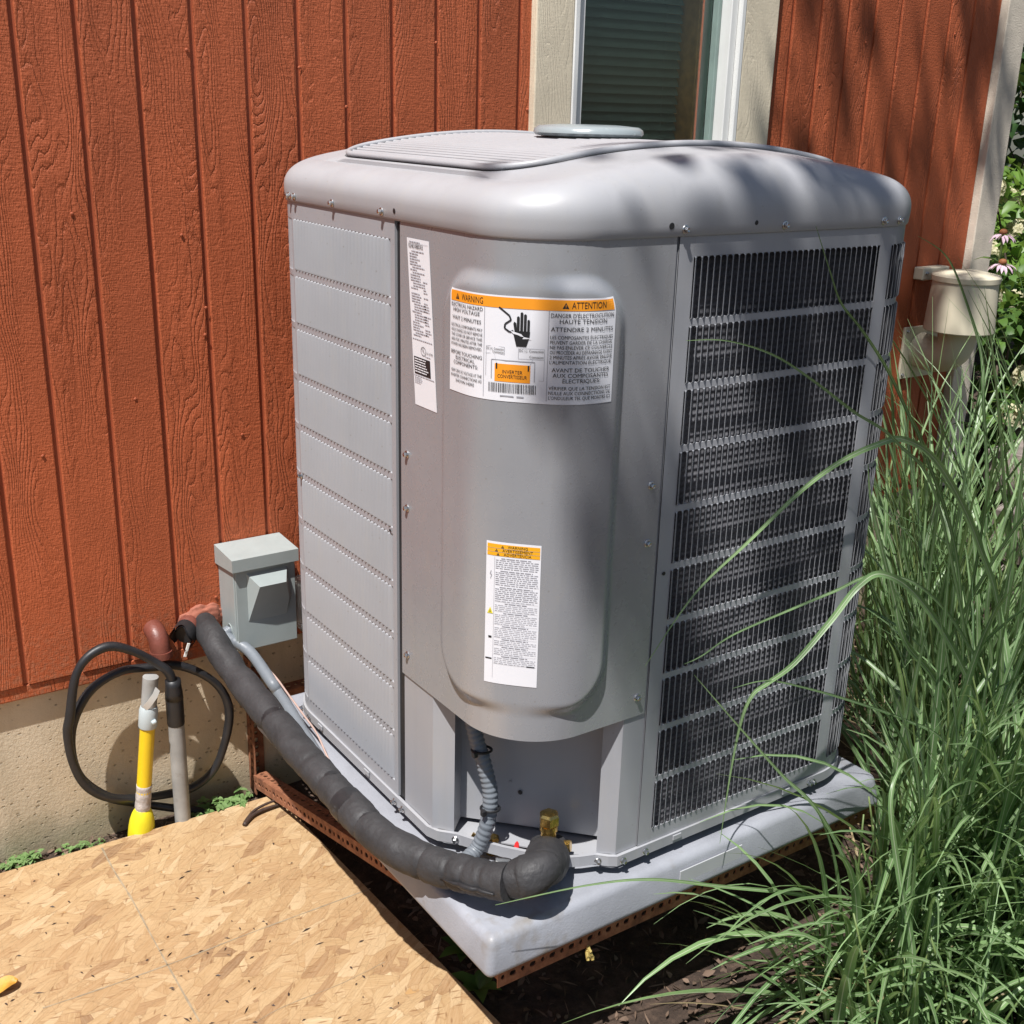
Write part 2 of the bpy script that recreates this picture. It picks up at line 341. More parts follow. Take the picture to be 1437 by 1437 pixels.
def foliage(name, c1, c2, trans=.35, rib=None, rough=.45, rib_w=.10):
    m, n, b = nodes(name)
    ge = N(n, 'NewGeometry'); oi = N(n, 'ObjectInfo')
    r = math_(n, 'FRACT', math_(n, 'ADD', ge.outputs['Random Per Island'], math_(n, 'MULTIPLY', oi.outputs['Random'], 7.3)))
    cc = ramp(n, r, [(0, c1), (1, c2)])
    v = noise_(n, coords(n), 14, 3); cc = mix(n, .35, cc, ramp(n, v, [(.3, tuple(x*.6 for x in c1)), (.7, tuple(min(1, x*1.3) for x in c2))]))
    if rib:
        t = N(n, 'TexCoord'); sx = N(n, 'SeparateXYZ'); n.links.new(t.outputs['UV'], sx.inputs[0])
        d = math_(n, 'ABSOLUTE', math_(n, 'SUBTRACT', sx.outputs[0], .5))
        tip = math_(n, 'MULTIPLY', ramp(n, math_(n, 'ADD', sx.outputs[1], math_(n, 'MULTIPLY', r, .35)), [(1.02, 0.0), (1.15, 1.0)]), ramp(n, sx.outputs[1], [(.80, 0.0), (.98, 1.0)]))
        cc = mix(n, ramp(n, d, [(rib_w*.5, .85), (rib_w, 0.0)]), cc, rib)
        cc = mix(n, math_(n, 'MULTIPLY', tip, .8), cc, (.36, .24, .11))
        st = N(n, 'TexWave'); st.inputs['Scale'].default_value = 7; st.bands_direction = 'X'; n.links.new(t.outputs['UV'], st.inputs['Vector'])
        cc = mix(n, math_(n, 'MULTIPLY', st.outputs[1], .18), cc, tuple(min(1, x*1.6) for x in c2))
    n.links.new(cc, b.inputs['Base Color']); b.inputs['Roughness'].default_value = rough
    if trans:
        tr = N(n, 'BsdfTranslucent'); n.links.new(mix(n, .4, cc, (.30, .42, .06)), tr.inputs[0]); ms = N(n, 'MixShader'); ms.inputs[0].default_value = trans
        n.links.new(b.outputs[0], ms.inputs[1]); n.links.new(tr.outputs[0], ms.inputs[2]); n.links.new(ms.outputs[0], n.nodes['Material Output'].inputs[0])
    return m
M_GRASS = foliage('grass_blade', (.075, .165, .06), (.26, .40, .17), .32, (.58, .62, .46), .36, .07)
M_STEM = foliage('grass_stem', (.12, .20, .06), (.22, .28, .10), .2)
M_DEAD = foliage('dry_straw', (.30, .22, .12), (.42, .34, .20), .2)
M_LEAF = foliage('shrub_leaf', (.05, .12, .025), (.13, .24, .05), .35)
M_LEAFL = foliage('lime_leaf', (.09, .19, .03), (.20, .34, .06), .4)
M_LEAFD = foliage('dark_leaf', (.02, .055, .018), (.05, .11, .03), .3)
M_WEED = foliage('weed_leaf', (.13, .24, .07), (.24, .36, .14), .3)
M_LITTER = foliage('leaf_litter', (.035, .02, .013), (.22, .145, .10), .05, None, .8)
M_FLOWER = foliage('cream_petal', (.62, .58, .36), (.80, .72, .52), .3)
M_PINK = foliage('pink_petal', (.72, .48, .62), (.82, .62, .72), .3)
M_CONE = pmat('orange_brown_cone', (.25, .09, .03), .7, .3, 90)
M_BARK = pmat('grey_brown_bark', (.10, .075, .055), .9, .35, 30, .01, 30)
M_TWIG = pmat('dark_wet_twig', (.045, .025, .018), .6, .3, 60, .001, 200)
M_STONE = pmat('weathered_stone', (.28, .235, .205), .85, .3, 8, .004, 40, rnd=True)
M_YLEAF = pmat('yellowing_leaf', (.50, .26, .035), .6, .35, 40, .001, 120)
M_MARK = pmat('grey_pencil_mark', (.30, .235, .155), .9, .3, 60)

# ------------------------------------------------------------------ ground
g = MB()
def gz(x, y):
    h = noise.noise(Vector((x*2.3, y*2.3, 0)))*.014+noise.noise(Vector((x*9, y*9, 3)))*.007
    if x < .06 and y > -.35: h += .02*min(1, (.06-x)/.15)
    return -.402+h*(1 if abs(x-1) < 6 else .2)
xs = [-14+i*.8 for i in range(15)]+[-2+i*.045 for i in range(1, 150)]+[4.75+i*.9 for i in range(1, 14)]
ys = [-14+i*.8 for i in range(14)]+[-3.0+i*.045 for i in range(1, 90)]+[1.1+i*.9 for i in range(1, 16)]
g.grid(lambda x, y: (x, y, gz(x, y)), xs, ys)
ground = g.build('ground', M_SOIL, None, True); ground['kind'] = 'structure'

# ------------------------------------------------------------------ house
WX1 = 2.85
house = thing('house', 'rust red grooved wooden house wall on a bare concrete foundation', 'house', (1.0, .05, -.40))
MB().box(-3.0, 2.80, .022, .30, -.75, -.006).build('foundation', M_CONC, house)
MB().box(-3.0, 2.765, .004, .021, -.030, .002, .004).build('sill_board', M_SIDE, house)
bk = MB(); Xg = .09319; P_ = .1016; gw = .0095
bk.box(-3.0, 1.20, .0052, .021, .003, 3.0); bk.box(1.79, 2.765, .0052, .021, .003, 3.0); bk.box(1.2005, 1.7895, .0052, .021, .003, .60); bk.box(1.2005, 1.7895, .0052, .021, 2.1, 3.0)
bk.build('siding_backing', M_BACK, house)
bmesh_cache = {}
def board(x0, x1, z0, z1):
    wd = round(x1-x0, 4); key = (wd, round(z1-z0, 3))
    if key not in bmesh_cache:
        b = MB(); b.box(-wd/2, wd/2, 0, .0125, 0, z1-z0, .0022, 2); bmesh_cache[key] = b.mesh('siding_board', M_SIDE)
    link('siding_board', bmesh_cache[key], house, ((x0+x1)/2, R.uniform(-.0006, .0006), z0))
for k in range(-14, 26):
    x0 = Xg+k*P_+gw/2; x1 = x0+P_-gw
    if x0 < 1.16 < x1 or (1.16 <= x0 and x1 <= 1.83) or x0 < 1.83 < x1:
        if k == 10: board(x0, 1.185, 0, 3.0); board(1.1875, x1, 0, .60); board(1.1875, x1, 2.1, 3.0)
        elif x0 < 1.83 < x1: board(1.805, x1, 0, 3.0); board(x0, 1.8025, 0, .60); board(x0, 1.8025, 2.1, 3.0)
        else: board(x0, x1, 0, .60); board(x0, x1, 2.1, 3.0)
    elif x1 < 2.73: board(x0, x1, 0, 3.0)
    elif x0 < 2.73: board(x0, 2.752, 0, 3.0)
MB().box(2.7545, WX1, -.024, .02, -.03, 3.0, .003, 2).build('corner_board', M_CORN, house)
MB().box(2.81, WX1-.006, .0205, 6.0, -.75, 3.0).build('side_wall', M_SIDE, house)
# nail heads
nm = MB(); nm.lathe([(.0035, 0), (.003, .0012), (0.0005, .0014)], 8, Matrix.Rotation(math.pi/2, 4, 'X')); nmesh = nm.mesh('nail', M_BACK, True)
for (px, py) in ((101, 300), (190, 560), (255, 330), (340, 610), (420, 95), (486, 150), (612, 60), (60, 640), (1150, 120), (1215, 60), (262, 70), (288, 470), (740, 154), (303, 838), (289, 432), (1340, 48)):
    p = hit((px, py), 1, -.0008); link('nail', nmesh, house, p)
# window
win = MB(); X0, X1, Z0, Z1 = 1.237, 1.741, .66, 2.05
def frame(mb, x0, x1, z0, z1, wd, y0, y1, bev=.002):
    mb.box(x0, x0+wd, y0, y1, z0, z1, bev); mb.box(x1-wd, x1, y0, y1, z0, z1, bev)
    mb.box(x0+wd+.0005, x1-wd-.0005, y0, y1, z0, z0+wd, bev); mb.box(x0+wd+.0005, x1-wd-.0005, y0, y1, z1-wd, z1, bev)
frame(win, X0, X1, Z0, Z1, .014, -.022, .09)
frame(win, X0+.0145, X1-.0145, Z0+.0145, Z1-.0145, .022, -.010, .088)
wo = win.build('window', M_WHITE, house)
sash = MB(); frame(sash, X0+.037, X1-.037, Z0+.037, Z1-.037, .012, .022, .075); sash.build('sash', pmat('grey_green_sash', (.24, .32, .29), .45), wo)
jamb = MB(); jamb.box(X1-.060, X1-.050, .078, .20, Z0+.04, Z1-.04, .001); jamb.box(X0+.050, X0+.060, .078, .20, Z0+.04, Z1-.04, .001); jamb.build('inner_jamb', M_BROWN, wo)
MB().box(X0+.0495, X1-.0495, .040, .046, Z0+.0495, Z1-.0495).build('pane', M_GLASS, wo)
for a, b in ((1.137, 1.2365), (1.7415, 1.852)): MB().box(a, b, -.020, .012, .555, 2.16, .003, 2).build('trim_board', M_TRIM, wo)
MB().box(1.2368, 1.7412, -.020, .012, .555, .659, .003, 2).build('trim_board', M_TRIM, wo); MB().box(1.2368, 1.7412, -.020, .012, 2.051, 2.16, .003, 2).build('trim_board', M_TRIM, wo)
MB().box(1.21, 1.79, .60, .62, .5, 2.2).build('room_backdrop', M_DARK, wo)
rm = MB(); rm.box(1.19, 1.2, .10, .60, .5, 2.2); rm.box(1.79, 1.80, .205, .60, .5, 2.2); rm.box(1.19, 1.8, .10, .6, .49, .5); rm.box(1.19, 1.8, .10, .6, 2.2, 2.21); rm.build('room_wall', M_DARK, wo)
blind = link('window_blind', None, house, (0, 0, 0)); blind.empty_display_size = .02
sl = MB(); 
for k in range(1): 
    us = [-.0125+.025*i/5 for i in range(6)]
    sl.grid(lambda x, u: (x, u*.55, .0022*(1-(u/.0125)**2)+u*.84), [0, .18, .355], us)
smesh = sl.mesh('blind_slat', M_BLIND, True)
for k in range(62): link('slat', smesh, blind, (1.312, .125, .70+k*.0205))
bx = MB()
for xx in (1.36, 1.62): bx.tube([(xx, .125, .68), (xx, .125, 2.0)], .0012, 6)
bx.build('cord', M_BLIND, blind)

# ------------------------------------------------------------------ AC unit outline path (u runs along left face, front, right, back)
CX, CY, HS, CR = .842, -.594, .40, .12
SL = 2*(HS-CR); AL = CR*math.pi/2; PER = 4*(SL+AL)
def outl(u, off=0.0):
    u %= PER; k = int(u//(SL+AL)); t = u-k*(SL+AL)
    if t <= SL: lx, ly, nx, ny = -HS-off, (HS-CR)-t, -1, 0
    else:
        th = (t-SL)/CR; r = CR+off; lx, ly = -(HS-CR)-r*math.cos(th), -(HS-CR)-r*math.sin(th); nx, ny = -math.cos(th), -math.sin(th)
    for _ in range(k): lx, ly, nx, ny = -ly, lx, -ny, nx
    return CX+lx, CY+ly, nx, ny
def op(u, off, z): x, y, _, _ = outl(u, off); return Vector((x, y, z))
ac = thing('air_conditioner', 'grey metal outdoor air conditioner with domed fan top and louvred sides', 'air conditioner', (CX, CY, -.074))
def usteps(u0, u1, d=.012): n = max(1, int(math.ceil((u1-u0)/d))); return [u0+(u1-u0)*i/n for i in range(n+1)]
def sheet(mb, u0, u1, z0, z1, off, th=.0016):
    us = usteps(u0, u1); mb.wallstrip([op(u, off, 0)[:2] for u in us], z0, z1, th, 1)
ZT, ZB, NR = .894, -.013, 10
RP = (ZT-ZB)/NR; BAR = .0095
def rows():
    for r in range(NR): yield r, ZB+r*RP+BAR/2*(r > 0), ZB+(r+1)*RP-BAR/2*(r < NR-1)
def panel_sheet(segs, u0, u1, ztop=.921, zbot=-.0365):
    mb = MB(); e = [u0]+[x for s in segs for x in s]+[u1]
    for i in range(0, len(e), 2): sheet(mb, e[i], e[i+1], zbot, ztop, 0)       # stiles and posts
    for a, b in segs:
        sheet(mb, a+.0002, b-.0002, ZT, ztop, 0); sheet(mb, a+.0002, b-.0002, zbot, ZB, 0)
        for r in range(1, NR): sheet(mb, a+.0002, b-.0002, ZB+r*RP-BAR/2, ZB+r*RP+BAR/2, 0)
    return mb
PITCH_S = .0118
def slat_pts(fn, h, wd=.0107, amp=1.0):
    # blade hinged flat at both ends, twisted open in between; fn(u, out, z)
    st = [(0, 0), (.0008, .5), (.0022, .88), (.0045, 1), (h-.0035, 1), (h-.002, .9), (h-.0007, .5), (h, 0)]
    vs = []
    for z, k in st:
        a, c = .0040*k*amp, -.0054*k*(1 if amp == 1 else .8)
        for o in (0, -.0009): vs += [fn(0, a+o, z), fn(wd*.5, (a+c)/2+.0008*k+o, z), fn(wd, c+o, z)]
    fs = []
    for i in range(len(st)-1):
        A, B = i*6, i*6+6
        for j in (0, 1): fs += [(A+j, A+j+1, B+j+1, B+j), (A+3+j+1, A+3+j, B+3+j, B+3+j+1)]
        fs += [(A, B, B+3, A+3), (A+2, A+5, B+5, B+2)]
    return vs, fs
def stuff_slats(mb, u0, u1, rws=None, amp=1.0):
    n = round((u1-u0)/PITCH_S); p = (u1-u0)/n
    for r, z0, z1 in rows():
        if rws is not None and r not in rws: continue
        for i in range(n):
            ub = u0+i*p+.0005
            def fn(u, o, z): return op(ub+u, o-.0006, z0+z)
            mb.add(*slat_pts(fn, z1-z0, .0107, amp))
UF = SL+AL          # u of x = .562 on the front
uf = lambda x: UF+(x-.562)
fsegs = [(uf(.723), uf(1.109)), (uf(1.137), UF+SL+AL-.012)]
fp = panel_sheet(fsegs, uf(.6955), UF+SL+AL+.004)
us_ = usteps(uf(.6955), uf(.6955)+.0002)
fp.box(.6955, .6975, -.9938, -.965, -.0365, .921)
front = fp.build('front_panel', M_GREY, ac)
n_ = round((fsegs[0][1]-fsegs[0][0])/PITCH_S); pp = (fsegs[0][1]-fsegs[0][0])/n_
meshes = {}
for r, z0, z1 in rows():
    if r == 0: continue
    h = round(z1-z0, 4)
    if h not in meshes:
        b = MB(); b.add(*slat_pts(lambda u, o, z: Vector((u, -o, z)), h)); meshes[h] = b.mesh('slat', M_GREY, True, 50)
    for i in range(n_): link('slat', meshes[h], front, (.723+i*pp+.0005, -.994+.0006, z0))
b = MB(); stuff_slats(b, *fsegs[0], rws=(0,)); stuff_slats(b, *fsegs[1]); o = b.build('remaining_slats', M_GREY, front, True, 50); o['kind'] = 'stuff'
lsegs = [(-AL+.014, -.012), (.002, .337)]
lp = panel_sheet(lsegs, -AL, .350); lp.box(.4437, .462, -.6640, -.6625, -.0365, .921)
left = lp.build('left_panel', M_GREY, ac)
MB().box(.4462, .4520, -.6795, -.6645, -.036, .918).build('seam_shade_strip', M_BLACK, ac)  # added black strip that paints the shade inside the open seam
b = MB(); stuff_slats(b, *lsegs[0], amp=.12); stuff_slats(b, *lsegs[1]); o = b.build('louvre_slats', M_GREY, left, True, 50); o['kind'] = 'stuff'
rsegs = [(UF+SL+AL+.02, UF+2*SL+AL-.02)]; rp_ = panel_sheet(rsegs, UF+SL+AL+.0045, UF+2*SL+2*AL); right = rp_.build('side_panel', M_GREY, ac)
b = MB(); [stuff_slats(b, *s) for s in rsegs]; o = b.build('louvre_slats', M_GREY, right, True, 50); o['kind'] = 'stuff'
bsegs = [(UF+2*SL+2*AL+.02, UF+3*SL+2*AL-.02)]; bp_ = panel_sheet(bsegs, UF+2*SL+2*AL+.0005, PER-AL-.0005); back = bp_.build('rear_panel', M_GREY, ac)
b = MB(); [stuff_slats(b, *s) for s in bsegs]; o = b.build('louvre_slats', M_GREY, back, True, 50); o['kind'] = 'stuff'
# thin vertical coil guards behind the grille and the coil itself
cb = MB(); us = usteps(uf(.70), PER+.345, .02); cb.wallstrip([op(u, -.018, 0)[:2] for u in us], -.035, .915, .02, 1); cb.build('coil', M_COIL, ac)
# lower corner posts and recessed service panel
MB().wallstrip([(.4445, -.683), (.4445, -.774), (.468, -.8025), (.500, -.772)], -.037, .90, .0016, 1).build('corner_post', M_GREY, ac)
MB().wallstrip([(.661, -.941), (.6295, -.9715), (.652, -.9915), (.6945, -.9915)], -.037, .90, .0016, 1).build('corner_post', M_GREY, ac)
recess = MB().wallstrip([(.499, -.7715), (.6615, -.9400)], -.037, .90, .0016, 1).build('service_panel', M_GREY, ac)
RN = Vector((-.728, -.686, 0)); RP0 = Vector((.499, -.7715, 0))
sp = MB(); q0 = hitp((768, 1115), RP0+RN*.002, RN); 
t_ = Vector((.689, -.7247, 0))
vs = [hitp(p, RP0+RN*.0022, RN) for p in ((710, 1142), (716, 1097), (757, 1100), (757, 1146))]
for px in ((730, 1112), (716, 1097)):
    c = hitp(px, RP0+RN*.0015, RN); q = MB(); q.lathe([(.004 if px[0] == 730 else .0025, 0), (.0035 if px[0] == 730 else .002, .001)], 10, Matrix.Translation(c) @ RN.to_track_quat('Z', 'Y').to_matrix().to_4x4()); q.build('panel_hole' if px[0] == 730 else 'rivet', M_BLACK if px[0] == 730 else M_GREY, ac)
# base pan rail
rail = [op(u, .004, 0)[:2] for u in usteps(-AL, .452)]+[(.446, -.787), (.468, -.811), (.482, -.836), (.512, -.880), (.548, -.925), (.577, -.954), (.600, -.966), (.625, -.975), (.640, -.990), (.652, -.998)]+[op(u, .004, 0)[:2] for u in usteps(uf(.665), PER-AL)]
rb = MB(); rb.wallstrip(rail, -.0555, -.0385, .002, 1)
rb.wallstrip([(p[0], p[1]) for p in rail], -.0383, -.0372, .006, 1)
base = rb.build('base_pan', M_GREY, ac)
fl_ = MB(); cpts = [op(u, -.004, 0)[:2] for u in usteps(-AL, .452, .05)]+[(.60, -.94)]+[op(u, -.004, 0)[:2] for u in usteps(uf(.67), PER-AL, .05)]
fl_.add([(x, y, -.050) for x, y in cpts]+[(x, y, -.0475) for x, y in cpts], [tuple(range(len(cpts)))[::-1], tuple(range(len(cpts), 2*len(cpts)))]+[(i, (i+1) % len(cpts), len(cpts)+(i+1) % len(cpts), len(cpts)+i) for i in range(len(cpts))])
fl_.build('base_floor', M_GREY, ac)
fm = MB().box(-.04, .04, -.04, .04, -.0738, -.0505, .003).mesh('foot', M_BLACK)
for x, y in ((.56, -.40), (1.13, -.86), (.56, -.30), (1.13, -.30), (.75, -.86)): link('foot', fm, ac, (x, y, 0))
# corner cover with pressed relief
U0 = .366
def sstep(a, b, x): t = max(0, min(1, (x-a)/(b-a))); return t*t*(3-2*t)
def emb(s, z):
    s0, s1, z0, z1, rr = .125, .428, .247, .876, .075
    cx, cz, hx, hz = (s0+s1)/2, (z0+z1)/2, (s1-s0)/2, (z1-z0)/2
    qx, qz = abs(s-cx)-hx+rr, abs(z-cz)-hz+rr
    d = math.hypot(max(qx, 0), max(qz, 0))+min(max(qx, qz), 0)-rr
    k = sstep(.004, -.020, d)
    return .0125*k*(1-.86*math.exp(-((s-.288)/.055)**2))
def cov(s, z, off=0.0):
    return op(U0+s, emb(s, z)+off, z)
cv = MB(); NS, NZ = 150, 190
ss = [.511*i/NS for i in range(NS+1)]; zs = [.205+(.926-.205)*j/NZ for j in range(NZ+1)]
def zlow(s): return .2055+.004*math.sin(math.pi*s/.511)
cv.grid(lambda s, z: cov(s, z), ss, zs)
cv.grid(lambda s, k: op(U0+s, -.014*k, .205+.0006*k), ss, [0, .35, 1])     # turned-in bottom flange
cv.grid(lambda k, z: op(U0, -.012*k, z), [0, 1], [.205, .926]); cv.grid(lambda k, z: op(U0+.511, -.012*k, z), [0, 1], [.205, .926])
cover = cv.build('corner_cover', M_GREYD, ac, True, 45)
# top cap
def dome(x, y): return 1.036-.33*(x-CX)**2
DR = .057
def capz(x, y, d):
    return dome(x, y)-.009*max(0, min(1, (.115-d)/.058))
cp = MB(); nu = 240; UU = [PER*i/nu for i in range(nu)]
ringf = []
ringf.append(lambda u: op(u, -.002, .9235)); ringf.append(lambda u: op(u, .0018, .9215)); ringf.append(lambda u: op(u, .0032, .924))
def rnd(a):
    def f(u):
        x, y, _, _ = outl(u, -DR); zt = capz(x, y, DR); d = DR-(DR+.0048)*math.cos(a)
        p = op(u, -d, 0); p.z = .945+(zt-.945)*math.sin(a)**.92; return p
    return f
ringf.append(lambda u: op(u, .0044, .936))
for i in range(15): ringf.append(rnd(math.pi/2*i/14.0))
def ins(d):
    def f(u): p = op(u, -d, 0); p.z = capz(p.x, p.y, d); return p
    return f

# lip dropping into the fan opening (rounded square with a larger radius)
GH, GV, GR = .331, .272, .075
def gout(u, off=0):
    x, y, _, _ = outl(u, 0); a = math.atan2(y-CY, x-CX)
    # radius of rounded square along angle a
    c, s = abs(math.cos(a)), abs(math.sin(a)); lo, hi = 0, .6
    for _ in range(24):
        m = (lo+hi)/2; qx, qy = m*c-GH+GR, m*s-GV+GR
        dd = math.hypot(max(qx, 0), max(qy, 0))+min(max(qx, qy), 0)-GR
        if dd < off: lo = m
        else: hi = m
    return CX+m*math.cos(a), CY+m*math.sin(a)
def gring(off, dz):
    def f(u): x, y = gout(u, off); return Vector((x, y, dome(x, y)+dz))
    return f
ringf += [gring(.012, -.003), gring(.004, -.003), gring(.0, -.010), gring(-.002, -.05)]
rows_ = [[f(u) for u in UU] for f in ringf]
cp.add([v for r in rows_ for v in r], [(j*nu+i, j*nu+(i+1) % nu, (j+1)*nu+(i+1) % nu, (j+1)*nu+i) for j in range(len(rows_)-1) for i in range(nu)])
cap = cp.build('top_cap', M_CAP, ac, True, 60)
grl = link('fan_grille', None, ac); grl.empty_display_size = .02
rp2 = [Vector((*gout(u, -.002), 0)) for u in UU]; rim = [Vector((p.x, p.y, dome(p.x, p.y)+.001)) for p in rp2]
MB().tube(rim+[rim[0]], .0048, 8, False).build('rim', M_CAP, grl, True)
k = 0; x = CX-GH+.012
while x < CX+GH-.008:
    dx = abs(x-CX); qx = dx-GH+GR; yy = GV if qx <= 0 else GV-GR+math.sqrt(max(0, GR*GR-qx*qx))
    yy -= .006
    m_ = MB(); n = 22
    prof = [(-.0046, -.007), (-.0046, 0.0), (-.002, .0025), (.002, .0025), (.0046, 0.0), (.0046, -.007)]
    vs = []
    for i in range(n+1):
        y = CY-yy+2*yy*i/n; z = dome(x, y)-.001
        vs += [(x+a, y, z+c) for a, c in prof]
    fs = [(i*6+j, i*6+(j+1) % 6, i*6+6+(j+1) % 6, i*6+6+j) for i in range(n) for j in range(6)]+[(0, 1, 2, 3, 4, 5), tuple(n*6+j for j in range(6))]
    m_.add(vs, fs); m_.build('slat', M_CAP, grl, True, 40)
    x += .0150
for a in (0, math.pi/2):
    m_ = MB(); pts = []
    for i in range(25):
        Gq = GH if a == 0 else GV; t = -Gq+.004+(2*Gq-.008)*i/24; x, y = CX+t*math.sin(a+math.pi/2), CY+t*math.cos(a+math.pi/2); pts.append((x, y, dome(x, y)-.009))
    m_.tube(pts, .004, 6).build('cross_bar', M_CAP, grl, True)
MB().lathe([(.28, .925), (.275, .93)], 40, Matrix.Translation((CX, CY, 0))).build('dark_interior_disc', M_BLACK, ac)  # black disc in place of the shaded interior below the grille
MB().lathe([(.060, 1.026), (.066, 1.0385), (.080, 1.0386), (.087, 1.0395), (.0905, 1.0435), (.089, 1.0495), (.082, 1.054), (.05, 1.0565), (.001, 1.057)], 48, Matrix.Translation((CX, CY, 0)), False).build('fan_cap', M_DISC, ac, True, 50)
# hex washer-head screws
sm = MB(); sm.lathe([(.0058, 0), (.0062, .0009), (.0056, .0016), (.0040, .0019)], 14, None, False); sm.lathe([(.0038, .0015), (.0039, .0058), (.0030, .0066), (.0012, .0060)], 6)
SM = sm.mesh('screw', M_STEEL, True, 35)
def screw(p, nrm, tilt=0):
    link('screw', SM, ac, p, Vector(nrm).to_track_quat('Z', 'Y').to_euler())
def screw_on(u, off, z): x, y, nx, ny = outl(u, off); screw((x, y, z), (nx, ny, 0))
for s, z in ((.0185, .579), (.0185, .493), (.0185, .244), (.494, .575), (.494, .487), (.494, .237)):
    p = cov(s, z); _, _, nx, ny = outl(U0+s); screw(p, (nx, ny, 0))
for u in (-.008, .012, .155, .318): screw_on(u, .0040, .931)
for x in (.700, .89, 1.105, 1.142): screw_on(uf(x), .0040, .931)
for x in (.675, .82): pass
hm = MB().lathe([(.0042, 0), (.0042, .0008), (.0022, .0009)], 12).mesh('screw_hole', M_BLACK)
def hole(u, off, z, sc=1): 
    x, y, nx, ny = outl(u, off); o = link('screw_hole', hm, ac, (x, y, z), Vector((nx, ny, 0)).to_track_quat('Z', 'Y').to_euler()); o.scale = (sc, sc, 1)
hole(.357, .0038, .935, .9); hole(uf(.675), .0038, .936, 1.1); hole(uf(.832), .0038, .936, .8); hole(uf(.7085), .0012, .433, .7); hole(.331, .0012, .44, .6)
for u in (-.035, .003, .347, .375): screw_on(u, .0062, -.0470)
for p, nn in (((.466, -.8105, -.0470), (-.76, -.65, 0)), ((.627, -.9795, -.0470), (-.4, -.9, 0)), ((.662, -1.0, -.0470), (0, -1, 0)), ((.708, -1.0, -.0470), (0, -1, 0)), ((1.09, -1.0, -.0470), (0, -1, 0)), ((1.10, -1.0, -.0470), (0, -1, 0))): screw(p, nn)
screw_on(-.005, .0012, .44)
# small notch latches on rails
lt = MB().box(-.009, .009, -.0012, .0012, -.0045, .0045, .0006).mesh('latch_tab', M_GREY)
for u in (.055, .245): x, y, nx, ny = outl(u, .0066); link('latch_tab', lt, ac, (x, y, -.043), (0, 0, math.atan2(ny, nx)+math.pi/2))
for xx in (.775, 1.03): x, y, nx, ny = outl(uf(xx), .0066); link('latch_tab', lt, ac, (x, y, -.043), (0, 0, math.atan2(ny, nx)+math.pi/2))

